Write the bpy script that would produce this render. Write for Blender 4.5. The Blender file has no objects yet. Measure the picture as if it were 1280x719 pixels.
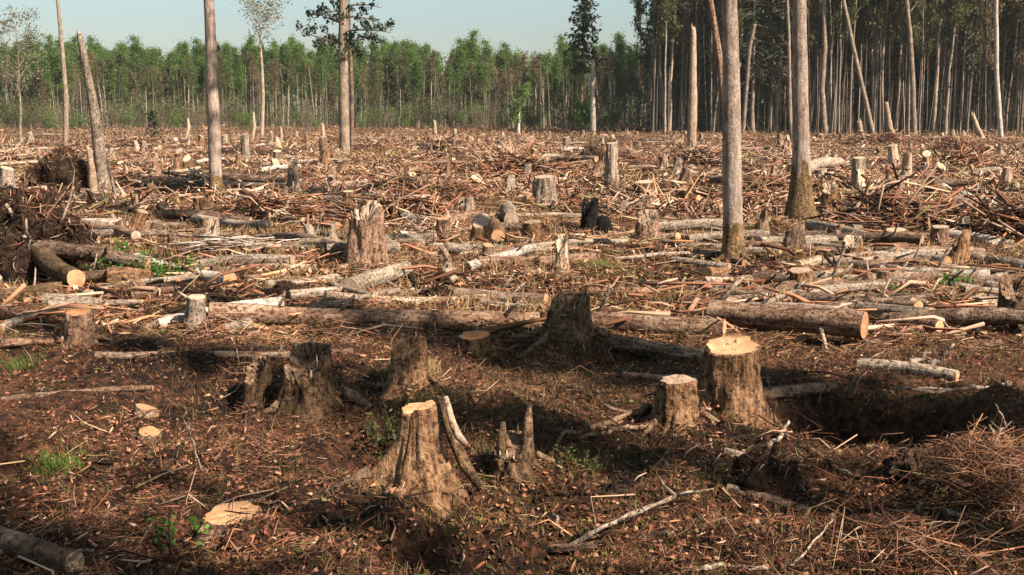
import bpy, math, random
import numpy as np
from mathutils import Vector, Matrix

rng = np.random.default_rng(7)
random.seed(7)
sc = bpy.context.scene
col = sc.collection
PI = math.pi

# ------------------------------------------------------------------ camera
CAM_H = 2.0; FPX = 1400.0; HOR = 142.0
PITCH = math.atan((359.5 - HOR) / FPX)
cam_d = bpy.data.cameras.new('camera'); cam = bpy.data.objects.new('camera', cam_d)
col.objects.link(cam); sc.camera = cam
cam_d.sensor_width = 36.0; cam_d.lens = FPX / 1280 * 36
cam_d.clip_end = 3000; cam_d.clip_start = 0.05
cam.location = (0, 0, CAM_H); cam.rotation_euler = (PI / 2 - PITCH, 0, 0)

# ------------------------------------------------------------------ sky and sun
SUN_AZ = math.radians(126); SUN_EL = math.radians(43)     # azimuth from +Y towards +X
SUN = Vector((math.sin(SUN_AZ) * math.cos(SUN_EL), math.cos(SUN_AZ) * math.cos(SUN_EL), math.sin(SUN_EL)))
w = bpy.data.worlds.new('World'); sc.world = w; w.use_nodes = True
nt = w.node_tree; nt.nodes.clear()
sky = nt.nodes.new('ShaderNodeTexSky'); sky.sky_type = 'NISHITA'; sky.sun_disc = False
sky.sun_elevation = SUN_EL; sky.sun_rotation = SUN_AZ
sky.air_density = 1.0; sky.dust_density = 1.3; sky.ozone_density = 1.0
hs = nt.nodes.new('ShaderNodeHueSaturation'); hs.inputs['Hue'].default_value = 0.46
hs.inputs['Saturation'].default_value = 0.86; hs.inputs['Value'].default_value = 1.0
bg = nt.nodes.new('ShaderNodeBackground'); bg.inputs['Strength'].default_value = 0.05
wo = nt.nodes.new('ShaderNodeOutputWorld')
nt.links.new(sky.outputs[0], hs.inputs['Color']); nt.links.new(hs.outputs[0], bg.inputs[0]); nt.links.new(bg.outputs[0], wo.inputs[0])
sun_d = bpy.data.lights.new('sun', 'SUN'); sun_d.energy = 5.0; sun_d.angle = math.radians(0.53); sun_d.color = (1.0, 0.865, 0.735)
sun = bpy.data.objects.new('sun', sun_d); col.objects.link(sun)
sun.rotation_euler = SUN.to_track_quat('Z', 'Y').to_euler(); sun.location = (20, -20, 30)
sc.view_settings.view_transform = 'Standard'; sc.view_settings.look = 'None'
sc.view_settings.exposure = 1.32; sc.view_settings.gamma = 1.0; sc.view_settings.use_curve_mapping = False
sc.cycles.max_bounces = 5; sc.cycles.diffuse_bounces = 2; sc.cycles.transparent_max_bounces = 4

# ------------------------------------------------------------------ noise and terrain height
TAB = rng.random((8, 256, 256))
def vn(x, y, k=0):
    x = np.asarray(x, float); y = np.asarray(y, float)
    xi = np.floor(x).astype(int); yi = np.floor(y).astype(int); fx = x - xi; fy = y - yi
    fx = fx * fx * (3 - 2 * fx); fy = fy * fy * (3 - 2 * fy); T = TAB[k % 8]
    a = T[xi & 255, yi & 255]; b = T[(xi + 1) & 255, yi & 255]; c = T[xi & 255, (yi + 1) & 255]; d = T[(xi + 1) & 255, (yi + 1) & 255]
    return (a * (1 - fx) + b * fx) * (1 - fy) + (c * (1 - fx) + d * fx) * fy
def fbm(x, y, o=4, k=0):
    s = 0; a = 0.5
    for i in range(o):
        s = s + a * (vn(x, y, k + i) - 0.5); x = x * 2.03 + 7.1; y = y * 2.03 + 3.7; a *= 0.5
    return s
FEAT = []      # (x, y, rx, ry, height) gaussian bumps and pits
def gz(x, y):
    x = np.asarray(x, float); y = np.asarray(y, float)
    d = np.sqrt(x * x + y * y)
    z = 0.42 * fbm(x / 3.1, y / 3.1, 3, 0) * np.clip(d / 14, 0.35, 1) + 0.30 * fbm(x / 0.9, y / 0.9, 4, 2) * np.clip(1.25 - d / 60, 0.25, 1) + 0.22 * fbm(x / 0.30, y / 0.30, 2, 3) * np.clip(1.5 - d / 12, 0, 1) + 0.5 * fbm(x / 17, y / 17, 2, 5) * np.clip(d / 40, 0, 1)
    for (fx, fy, rx, ry, h) in FEAT:
        q = ((x - fx) / rx) ** 2 + ((y - fy) / ry) ** 2
        z = z + h * np.exp(-np.minimum(q * q, 30))
    return z
CP, SP = math.cos(PITCH), math.sin(PITCH)
def ray(px, py):
    xc = (px - 640) / FPX; yc = (359.5 - py) / FPX
    return np.array([xc, CP + yc * SP, -SP + yc * CP])
TS = np.geomspace(3.2, 420, 3000)
def pt(px, py, lift=0.0):
    """where the sight line through a photo pixel meets the ground (raised by lift)"""
    r = ray(px, py); P = r[None, :] * TS[:, None] + np.array([0, 0, CAM_H])
    hit = P[:, 2] < gz(P[:, 0], P[:, 1]) + lift
    i = int(np.argmax(hit)) if hit.any() else len(TS) - 1
    p = P[i]
    return Vector((p[0], p[1], float(gz(p[0], p[1])) + lift))
def flat(px, py):
    r = ray(px, py); t = CAM_H / -r[2]; return (r[0] * t, r[1] * t)
def ppm(p):            # photo pixels per metre at a point
    return FPX / (p.y * CP - (p.z - CAM_H) * SP)
def at(px, d):         # ground point at distance d along the column px
    x = (px - 640) / FPX * d; return Vector((x, d, float(gz(x, d))))
x, y = flat(1128, 525); FEAT.append((x - .02, y + .1, 0.54, 0.58, -1.3)); FEAT.append((x + 0.62, y - .1, 0.34, 0.6, 0.22))
x, y = flat(1235, 600); FEAT.append((x, y, 0.35, 0.4, 0.16))
x, y = flat(655, 690); FEAT.append((x, y, 0.36, 0.16, -0.2))
x, y = flat(545, 706); FEAT.append((x, y, 0.3, 0.16, -0.22))
x, y = flat(60, 560); FEAT.append((x, y, 0.4, 0.3, -0.15))
x, y = flat(445, 570); FEAT.append((x, y, 0.25, 0.4, -0.15))
x, y = flat(40, 352); FEAT.append((x - .2, y + .5, 0.9, 0.7, 0.35))
x, y = flat(75, 240); FEAT.append((x, y + .3, 1.2, 0.8, 0.3))
x, y = flat(560, 360); FEAT.append((x, y, 0.5, 0.4, -0.2)); FEAT.append((x + .9, y + .2, 0.8, 0.5, 0.16))
x, y = flat(540, 247); FEAT.append((x, y, 1.6, 1.2, 0.3))

for (px, py, rpx, hpx) in [(524, 640, 110, 16), (642, 595, 60, 8), (846, 530, 60, 10), (914, 512, 80, 12), (711, 432, 60, 8), (388, 515, 70, 10), (511, 482, 55, 8), (101, 432, 45, 7), (459, 330, 50, 8), (680, 260, 28, 3), (809, 304, 34, 4), (1000, 272, 36, 5), (917, 322, 36, 4), (1264, 420, 45, 6), (998, 370, 40, 5), (593, 446, 34, 4)]:
    x, y = flat(px, py); k = FPX / y; FEAT.append((x, y, rpx / k, rpx / k, hpx / k))
# ------------------------------------------------------------------ materials
MAT = {}
def newmat(name):
    m = bpy.data.materials.new(name); m.use_nodes = True; MAT[name] = m
    n = m.node_tree.nodes; b = n['Principled BSDF']; b.inputs['Roughness'].default_value = 0.9
    b.inputs['Specular IOR Level'].default_value = 0.15
    return m, n, m.node_tree.links, b
def nd(n, t, **kw):
    o = n.new(t)
    for k, v in kw.items():
        if k in o.inputs: o.inputs[k].default_value = v
        else: setattr(o, k, v)
    return o
def ramp(n, stops, interp='LINEAR'):
    r = n.new('ShaderNodeValToRGB'); r.color_ramp.interpolation = interp
    e = r.color_ramp.elements
    while len(e) < len(stops): e.new(0.5)
    for i, (p, c) in enumerate(stops): e[i].position = p; e[i].color = (*c, 1)
    return r
def bark(name, dark, mid, light, sx=22, sz=3.0, bump=0.6, moss=None, moss_amt=0.5, dist=0.03, peel=0.45, crack=0.85):
    m, n, L, b = newmat(name)
    tc = nd(n, 'ShaderNodeTexCoord'); oi = nd(n, 'ShaderNodeObjectInfo')
    add = nd(n, 'ShaderNodeVectorMath', operation='ADD'); L.new(tc.outputs['Object'], add.inputs[0])
    mm = nd(n, 'ShaderNodeMath', operation='MULTIPLY'); mm.inputs[1].default_value = 37; L.new(oi.outputs['Random'], mm.inputs[0]); L.new(mm.outputs[0], add.inputs[1])
    mp = nd(n, 'ShaderNodeMapping'); mp.inputs['Scale'].default_value = (sx, sx, sz); L.new(add.outputs[0], mp.inputs['Vector'])
    n1 = nd(n, 'ShaderNodeTexNoise', Scale=1.0, Detail=6.0, Roughness=0.65); L.new(mp.outputs[0], n1.inputs['Vector'])
    n2 = nd(n, 'ShaderNodeTexNoise', Scale=2.3, Detail=3.0); L.new(add.outputs[0], n2.inputs['Vector'])
    mx = nd(n, 'ShaderNodeMath', operation='MULTIPLY_ADD'); mx.inputs[1].default_value = 0.45; L.new(n2.outputs[0], mx.inputs[0]); L.new(n1.outputs[0], mx.inputs[2])
    r = ramp(n, [(0.48, dark), (0.70, mid), (0.92, light)]); L.new(mx.outputs[0], r.inputs[0])
    c = r.outputs[0]
    hv = nd(n, 'ShaderNodeHueSaturation'); L.new(c, hv.inputs['Color'])
    mv = nd(n, 'ShaderNodeMapRange'); mv.inputs[3].default_value = 0.7; mv.inputs[4].default_value = 1.25; L.new(oi.outputs['Random'], mv.inputs[0]); L.new(mv.outputs[0], hv.inputs['Value'])
    c = hv.outputs[0]
    n4 = nd(n, 'ShaderNodeTexNoise', Scale=26.0, Detail=4.0, Roughness=0.7); L.new(add.outputs[0], n4.inputs['Vector'])
    r4 = ramp(n, [(0.40, (0.12, 0.11, 0.10)), (0.50, (0.9, 0.9, 0.9)), (0.7, (1.15, 1.15, 1.15))]); L.new(n4.outputs[0], r4.inputs[0])
    m4 = nd(n, 'ShaderNodeMix', data_type='RGBA', blend_type='MULTIPLY'); m4.inputs[0].default_value = crack; L.new(c, m4.inputs[6]); L.new(r4.outputs[0], m4.inputs[7]); c = m4.outputs[2]
    n5 = nd(n, 'ShaderNodeTexNoise', Scale=3.4, Detail=6.0, Roughness=0.68, Distortion=0.6); L.new(add.outputs[0], n5.inputs['Vector'])
    r5 = ramp(n, [(0.57, (0, 0, 0)), (0.63, (1, 1, 1))]); L.new(n5.outputs[0], r5.inputs[0])
    f5 = nd(n, 'ShaderNodeMath', operation='MULTIPLY'); f5.inputs[1].default_value = peel; L.new(r5.outputs[0], f5.inputs[0])
    m5 = nd(n, 'ShaderNodeMix', data_type='RGBA'); L.new(f5.outputs[0], m5.inputs[0]); L.new(c, m5.inputs[6]); m5.inputs[7].default_value = (light[0] * 1.1, light[1] * 1.05, light[2], 1); c = m5.outputs[2]
    if moss:
        n3 = nd(n, 'ShaderNodeTexNoise', Scale=5.0, Detail=5.0, Roughness=0.7); L.new(add.outputs[0], n3.inputs['Vector'])
        rr = ramp(n, [(1 - moss_amt - 0.08, (0, 0, 0)), (1 - moss_amt + 0.08, (1, 1, 1))]); L.new(n3.outputs[0], rr.inputs[0])
        mi = nd(n, 'ShaderNodeMix', data_type='RGBA'); L.new(rr.outputs[0], mi.inputs[0]); L.new(c, mi.inputs[6]); mi.inputs[7].default_value = (*moss, 1); c = mi.outputs[2]
    L.new(c, b.inputs['Base Color'])
    hh_ = nd(n, 'ShaderNodeMath', operation='ADD'); L.new(n1.outputs[0], hh_.inputs[0]); L.new(n4.outputs[0], hh_.inputs[1])
    bp = nd(n, 'ShaderNodeBump', Strength=bump, Distance=dist); L.new(hh_.outputs[0], bp.inputs['Height']); L.new(bp.outputs[0], b.inputs['Normal'])
    return m
bark('bark_aspen', (0.11, 0.078, 0.06), (0.31, 0.232, 0.18), (0.46, 0.365, 0.295), 16, 4.5, 0.7, peel=0.25, crack=0.35)
bark('bark_aspen_base', (0.05, 0.03, 0.016), (0.17, 0.10, 0.05), (0.28, 0.19, 0.10), 20, 4.0, 1.0, (0.085, 0.065, 0.022), 0.42)
bark('bark_pine', (0.07, 0.05, 0.036), (0.25, 0.18, 0.13), (0.41, 0.32, 0.245), 18, 4.0, 0.8, crack=0.5)
bark('bark_spruce', (0.04, 0.025, 0.017), (0.16, 0.10, 0.068), (0.36, 0.26, 0.185), 24, 6.0, 1.0, peel=0.6)
bark('bark_red', (0.05, 0.027, 0.017), (0.20, 0.112, 0.07), (0.38, 0.26, 0.175), 22, 5.0, 1.0, peel=0.6)
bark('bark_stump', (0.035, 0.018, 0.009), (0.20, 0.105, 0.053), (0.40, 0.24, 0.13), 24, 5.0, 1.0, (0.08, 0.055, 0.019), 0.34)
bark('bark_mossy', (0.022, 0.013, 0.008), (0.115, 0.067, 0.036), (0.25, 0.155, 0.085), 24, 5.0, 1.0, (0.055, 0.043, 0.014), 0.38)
bark('bark_grey', (0.085, 0.060, 0.044), (0.28, 0.21, 0.152), (0.47, 0.38, 0.295), 20, 2.4, 0.9)
bark('bark_birch', (0.11, 0.085, 0.068), (0.40, 0.33, 0.265), (0.58, 0.51, 0.43), 4, 13, 0.5, peel=0.5, crack=0.6)
bark('bark_forest', (0.06, 0.045, 0.033), (0.18, 0.138, 0.10), (0.33, 0.27, 0.21), 9, 3, 0.5)
bark('bark_char', (0.003, 0.003, 0.003), (0.008, 0.007, 0.006), (0.02, 0.016, 0.013), 22, 9, 1.0)
bark('root_wood', (0.04, 0.023, 0.014), (0.16, 0.092, 0.054), (0.33, 0.22, 0.14), 30, 8, 0.8)
bark('split_wood', (0.20, 0.115, 0.065), (0.43, 0.30, 0.20), (0.62, 0.49, 0.36), 60, 3, 0.8)
bark('dead_stick', (0.08, 0.055, 0.04), (0.25, 0.18, 0.13), (0.46, 0.37, 0.29), 40, 6, 0.6)
bark('earth_clod', (0.010, 0.006, 0.004), (0.04, 0.024, 0.015), (0.12, 0.068, 0.042), 9, 9, 1.0, (0.04, 0.036, 0.013), 0.3, 0.08)
def cutwood(name, a, bb, cc):
    m, n, L, b = newmat(name)
    tc = nd(n, 'ShaderNodeTexCoord'); oi = nd(n, 'ShaderNodeObjectInfo')
    sp = nd(n, 'ShaderNodeSeparateXYZ'); L.new(tc.outputs['Object'], sp.inputs[0])
    cb = nd(n, 'ShaderNodeCombineXYZ'); L.new(sp.outputs[0], cb.inputs[0]); L.new(sp.outputs[1], cb.inputs[1])
    wv = nd(n, 'ShaderNodeTexWave', wave_type='RINGS', rings_direction='Z', Scale=42.0, Distortion=2.6, Detail=2.0); wv.inputs['Detail Scale'].default_value = 1.5; L.new(cb.outputs[0], wv.inputs['Vector'])
    ns = nd(n, 'ShaderNodeTexNoise', Scale=9.0, Detail=5.0, Roughness=0.7); L.new(tc.outputs['Object'], ns.inputs['Vector'])
    mx = nd(n, 'ShaderNodeMath', operation='MULTIPLY_ADD'); mx.inputs[1].default_value = 0.34; L.new(wv.outputs[0], mx.inputs[0]); L.new(ns.outputs[0], mx.inputs[2])
    r = ramp(n, [(0.35, a), (0.6, bb), (0.82, cc)]); L.new(mx.outputs[0], r.inputs[0])
    hv = nd(n, 'ShaderNodeHueSaturation'); L.new(r.outputs[0], hv.inputs['Color'])
    mv = nd(n, 'ShaderNodeMapRange'); mv.inputs[3].default_value = 0.75; mv.inputs[4].default_value = 1.15; L.new(oi.outputs['Random'], mv.inputs[0]); L.new(mv.outputs[0], hv.inputs['Value'])
    L.new(hv.outputs[0], b.inputs['Base Color'])
    bp = nd(n, 'ShaderNodeBump', Strength=0.5, Distance=0.008); L.new(mx.outputs[0], bp.inputs['Height']); L.new(bp.outputs[0], b.inputs['Normal'])
cutwood('cut_fresh', (0.22, 0.085, 0.034), (0.42, 0.215, 0.10), (0.54, 0.335, 0.19))
cutwood('cut_weathered', (0.15, 0.09, 0.058), (0.37, 0.255, 0.17), (0.53, 0.405, 0.295))
cutwood('cut_red', (0.2, 0.07, 0.025), (0.43, 0.17, 0.065), (0.55, 0.28, 0.13))
# attribute coloured litter
m, n, L, b = newmat('litter'); a = nd(n, 'ShaderNodeAttribute', attribute_name='Col'); L.new(a.outputs['Color'], b.inputs['Base Color'])
def leafmat(name, c1, c2, c3, trans=0.35):
    m, n, L, b = newmat(name)
    g = nd(n, 'ShaderNodeNewGeometry'); oi = nd(n, 'ShaderNodeObjectInfo')
    ad = nd(n, 'ShaderNodeMath', operation='MULTIPLY_ADD'); ad.inputs[1].default_value = 0.5
    ml = nd(n, 'ShaderNodeMath', operation='MULTIPLY'); ml.inputs[1].default_value = 0.5; L.new(oi.outputs['Random'], ml.inputs[0])
    L.new(g.outputs['Random Per Island'], ad.inputs[0]); L.new(ml.outputs[0], ad.inputs[2])
    r = ramp(n, [(0.05, c1), (0.5, c2), (0.95, c3)]); L.new(ad.outputs[0], r.inputs[0])
    L.new(r.outputs[0], b.inputs['Base Color']); b.inputs['Roughness'].default_value = 0.6
    t = nd(n, 'ShaderNodeBsdfTranslucent'); L.new(r.outputs[0], t.inputs[0])
    mi = nd(n, 'ShaderNodeMixShader'); mi.inputs[0].default_value = trans; L.new(b.outputs[0], mi.inputs[1]); L.new(t.outputs[0], mi.inputs[2])
    L.new(mi.outputs[0], n['Material Output'].inputs[0])
leafmat('spruce_needles', (0.014, 0.024, 0.010), (0.03, 0.045, 0.017), (0.06, 0.075, 0.026), 0.15)
leafmat('pine_needles', (0.02, 0.03, 0.016), (0.035, 0.048, 0.024), (0.06, 0.07, 0.032), 0.15)
leafmat('birch_leaves', (0.076, 0.132, 0.03), (0.118, 0.188, 0.045), (0.17, 0.238, 0.07), 0.5)
leafmat('dark_leaves', (0.055, 0.066, 0.024), (0.095, 0.105, 0.037), (0.15, 0.15, 0.057), 0.45)
leafmat('bush_leaves', (0.04, 0.1, 0.015), (0.085, 0.17, 0.028), (0.15, 0.25, 0.05), 0.35)
leafmat('brown_buds', (0.085, 0.062, 0.036), (0.15, 0.108, 0.062), (0.21, 0.165, 0.085), 0.3)
leafmat('pale_buds', (0.10, 0.095, 0.06), (0.16, 0.15, 0.095), (0.22, 0.21, 0.13), 0.3)
# ground
m, n, L, b = newmat('clearing_soil')
tc = nd(n, 'ShaderNodeTexCoord')
n1 = nd(n, 'ShaderNodeTexNoise', Scale=0.55, Detail=9.0, Roughness=0.72); n2 = nd(n, 'ShaderNodeTexNoise', Scale=14.0, Detail=8.0, Roughness=0.75); n3 = nd(n, 'ShaderNodeTexNoise', Scale=0.9, Detail=6.0, Roughness=0.65)
for q in (n1, n2, n3): L.new(tc.outputs['Object'], q.inputs['Vector'])
r1 = ramp(n, [(0.38, (0.007, 0.004, 0.003)), (0.49, (0.03, 0.016, 0.010)), (0.59, (0.16, 0.066, 0.035)), (0.72, (0.31, 0.15, 0.082))])
ma = nd(n, 'ShaderNodeMath', operation='MULTIPLY_ADD'); ma.inputs[1].default_value = 0.55; L.new(n2.outputs[0], ma.inputs[0])
mb = nd(n, 'ShaderNodeMath', operation='MULTIPLY'); mb.inputs[1].default_value = 0.48; L.new(n1.outputs[0], mb.inputs[0]); L.new(mb.outputs[0], ma.inputs[2]); L.new(ma.outputs[0], r1.inputs[0])
r3 = ramp(n, [(0.56, (0, 0, 0)), (0.68, (1, 1, 1))]); L.new(n3.outputs[0], r3.inputs[0])
r4 = ramp(n, [(0.35, (0.012, 0.010, 0.004)), (0.5, (0.05, 0.042, 0.013)), (0.7, (0.15, 0.115, 0.042))]); L.new(n2.outputs[0], r4.inputs[0])
mi = nd(n, 'ShaderNodeMix', data_type='RGBA'); L.new(r3.outputs[0], mi.inputs[0]); L.new(r1.outputs[0], mi.inputs[6]); L.new(r4.outputs[0], mi.inputs[7]); L.new(mi.outputs[2], b.inputs['Base Color'])
bp = nd(n, 'ShaderNodeBump', Strength=1.0, Distance=0.09); L.new(n2.outputs[0], bp.inputs['Height']); L.new(bp.outputs[0], b.inputs['Normal'])

# ------------------------------------------------------------------ mesh helpers
class MB:
    def __init__(s): s.V = []; s.F = []; s.C = []; s.n = 0
    def add(s, V, F, c=None):
        V = np.asarray(V, float).reshape(-1, 3)
        for f in (F if isinstance(F, list) else [F]): s.F.append(np.asarray(f, int) + s.n)
        s.V.append(V); s.n += len(V)
        if c is not None: s.C.append(np.broadcast_to(np.asarray(c, float), (len(V), 3)))
    def mesh(s, name, mat=None, smooth=False):
        V = np.concatenate(s.V); me = bpy.data.meshes.new(name)
        tot = np.concatenate([np.full(len(f), f.shape[1]) for f in s.F]); loops = np.concatenate([f.ravel() for f in s.F])
        me.vertices.add(len(V)); me.vertices.foreach_set('co', V.astype(np.float32).ravel())
        me.loops.add(len(loops)); me.loops.foreach_set('vertex_index', loops.astype(np.int32))
        me.polygons.add(len(tot)); st = np.concatenate([[0], np.cumsum(tot)[:-1]])
        me.polygons.foreach_set('loop_start', st.astype(np.int32))
        if smooth: me.polygons.foreach_set('use_smooth', np.ones(len(tot), bool))
        if s.C:
            C = np.concatenate(s.C); at_ = me.color_attributes.new('Col', 'FLOAT_COLOR', 'POINT')
            at_.data.foreach_set('color', np.c_[C, np.ones(len(C))].astype(np.float32).ravel())
        if mat: me.materials.append(MAT[mat])
        me.update(calc_edges=True)
        return me
def link(name, me, parent=None):
    o = bpy.data.objects.new(name, me); col.objects.link(o)
    if parent is not None: o.parent = parent
    if name in ('branches', 'crown', 'foliage', 'stems', 'leaves', 'root_tangle'): o['kind'] = 'stuff'
    return o
def tag(o, label=None, cat=None, group=None, kind=None):
    if label: o['label'] = label
    if cat: o['category'] = cat
    if group: o['group'] = group
    if kind: o['kind'] = kind
    return o
def thing(name, label, cat, loc=(0, 0, 0), rot=(0, 0, 0), group=None):
    o = bpy.data.objects.new(name, None); col.objects.link(o); o.empty_display_size = 0.1
    o.location = loc; o.rotation_euler = rot
    return tag(o, label, cat, group)
def dup(root, loc, rotz=0, scale=1.0, label=None, group=None, tilt=(0, 0), name=None):
    r = root.copy(); col.objects.link(r)
    if name: r.name = name
    r.location = loc; r.rotation_euler = (tilt[0], tilt[1], rotz)
    r.scale = (scale,) * 3 if np.isscalar(scale) else scale
    if label: r['label'] = label
    if group: r['group'] = group
    for ch in root.children:
        c = ch.copy(); col.objects.link(c); c.parent = r
        for g in ch.children: d = g.copy(); col.objects.link(d); d.parent = c
    return r
def kill(root):
    for ch in list(root.children): kill(ch)
    bpy.data.objects.remove(root)

def tube(mb, path, rad, segs=10, amp=0.0, freq=3.0, cap=False, seed=0.0, lobes=0.0):
    P = np.asarray(path, float); R = np.broadcast_to(np.asarray(rad, float), (len(P),)); N = len(P)
    T = np.gradient(P, axis=0); T /= np.linalg.norm(T, axis=1)[:, None] + 1e-9
    up = np.array([1.0, 0.02, 0]) if abs(T[:, 2]).mean() > 0.8 else np.array([0.01, 0.02, 1.0])
    A = np.cross(T, up); A /= np.linalg.norm(A, axis=1)[:, None] + 1e-9; B = np.cross(T, A)
    th = np.arange(segs) / segs * 2 * PI
    cs, sn = np.cos(th), np.sin(th)
    s = np.concatenate([[0], np.cumsum(np.linalg.norm(np.diff(P, axis=0), axis=1))])
    RR = R[:, None] * np.ones(segs)[None]
    if amp:
        RR = RR * (1 + amp * 2 * fbm(cs[None] * freq + seed + s[:, None] * 1.3, sn[None] * freq + s[:, None] * 2.1 + seed * 3, 3, 1))
    if lobes: RR = RR * (1 + lobes * np.sin(th * 3 + seed + s[:, None] * 0.7))
    V = P[:, None] + RR[..., None] * (cs[None, :, None] * A[:, None] + sn[None, :, None] * B[:, None])
    i = np.arange(N - 1)[:, None] * segs; j = np.arange(segs)[None]; k = (j + 1) % segs
    F = np.stack([i + j, i + k, i + segs + k, i + segs + j], -1).reshape(-1, 4)
    Fs = [F]; V = V.reshape(-1, 3)
    if cap:
        V = np.concatenate([V, P[[0]], P[[-1]]]); n0 = N * segs; jj = np.arange(segs); kk = (jj + 1) % segs
        Fs.append(np.stack([kk, jj, np.full(segs, n0)], -1)); Fs.append(np.stack([(N - 1) * segs + jj, (N - 1) * segs + kk, np.full(segs, n0 + 1)], -1))
    mb.add(V, Fs)
    return V[:N * segs].reshape(N, segs, 3)
def disc(mb, ring, off, bulge=0.0, rough=0.0):
    """closing face for the end of a round piece: a rim, two rings and a centre, slightly uneven"""
    n = len(ring); c = ring.mean(0); off = np.asarray(off, float); rows = []
    for f in (1.0, 0.66, 0.33):
        rows.append(c + (ring - c) * f + off * (1 + bulge * (1 - f)) + (off / (np.linalg.norm(off) + 1e-9)) * (rng.normal(0, rough, (n, 1)) if rough and f < 1 else 0))
    V = np.concatenate(rows + [(c + off * (1 + bulge))[None]]); j = np.arange(n); k = (j + 1) % n
    F = [np.concatenate([np.stack([a * n + j, a * n + k, (a + 1) * n + k, (a + 1) * n + j], -1) for a in (0, 1)]), np.stack([2 * n + j, 2 * n + k, np.full(n, 3 * n)], -1)]
    mb.add(V, F)

# ------------------------------------------------------------------ logs (local axis +Z, from z=0 to z=L)
def log_parts(root, L, r1, r2, mat='bark_spruce', cut='cut_fresh', bend=0.03, stubs=2, segs=16, amp=0.17, ends=(1, 1)):
    N = max(5, int(L / 0.18)); N = min(N, 26); t = np.linspace(0, 1, N); s = rng.random() * 90
    path = np.c_[bend * L * np.sin(PI * t) + 0.03 * r1 * np.sin(9 * t + s), 0.4 * bend * L * np.sin(2 * PI * t + s) * (t * (1 - t) * 4), t * L]
    mb = MB(); V = tube(mb, path, r1 + (r2 - r1) * t, segs, amp, 2.0, seed=s)
    tk = link('trunk', mb.mesh('trunk', mat, True), root)
    for e, ring, sg in ((ends[0], V[0], -1), (ends[1], V[-1], 1)):
        c = MB(); rg = ring.copy(); ctr = rg.mean(0); rg = ctr + (rg - ctr) * 0.965
        disc(c, rg, (0, 0, sg * 0.006), 0.4, 0.003 if e else 0.02)
        link('cut_end' if e else 'broken_end', c.mesh('cut_end', cut if e else 'split_wood', False), root)
        rm = MB(); n = len(ring); j = np.arange(n); k = (j + 1) % n; rm.add(np.concatenate([ring, rg + np.array([0, 0, sg * 0.006])]), np.stack([j, k, n + k, n + j], -1)); link('bark_rim', rm.mesh('bark_rim', mat), tk)
    for i in range(stubs):
        q = rng.random() * 0.8 + 0.1; a = rng.random() * 2 * PI; k = int(q * (N - 1)); c = path[k]; rr = (r1 + (r2 - r1) * q); ln = rr * (1.2 + rng.random() * 2.2); rs = rr * (0.13 + 0.12 * rng.random())
        d = np.array([math.cos(a), math.sin(a), 0.5]); p = np.array([c + d * rr * 0.7, c + d * (rr + ln * 0.5), c + d * (rr + ln) + rng.normal(0, 0.1 * ln, 3)])
        b = MB(); tube(b, p, [rs, rs * 0.85, rs * 0.6], 6, cap=True); link('branch_stub', b.mesh('branch_stub', 'dead_stick', True), tk)
def place_axis(o, a, b, roll=0.0):
    a, b = Vector(a), Vector(b); q = (b - a).to_track_quat('Z', 'Y'); o.rotation_mode = 'QUATERNION'
    from mathutils import Quaternion
    o.rotation_quaternion = q @ Quaternion((0, 0, 1), roll); o.location = a
def log(label, a, b, th, mat='bark_spruce', cut='cut_fresh', sink=0.72, bend=0.02, stubs=2, taper=0.85, ends=(1, 1), group=None, name='log', roll=None, lift=(0, 0), segs=16, amp=0.17, twist=0.0):
    p0 = pt(*a); r = th / 2 / ppm(p0)
    A = pt(a[0], a[1], r * sink); B = pt(b[0], b[1], r * sink); A.z += lift[0]; B.z += lift[1]
    if twist: B2 = Vector((B.x * (B.y - twist) / B.y, B.y - twist, 0)); B2.z = float(gz(B2.x, B2.y)) + r * sink + lift[1]; B = B2
    o = thing(name, label, 'log' if name == 'log' else name.split('_')[-1], group=group)
    log_parts(o, (B - A).length, r, r * taper, mat, cut, bend, stubs, segs, amp, ends)
    place_axis(o, A, B, rng.random() * 6.28 if roll is None else roll)
    return o

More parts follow.
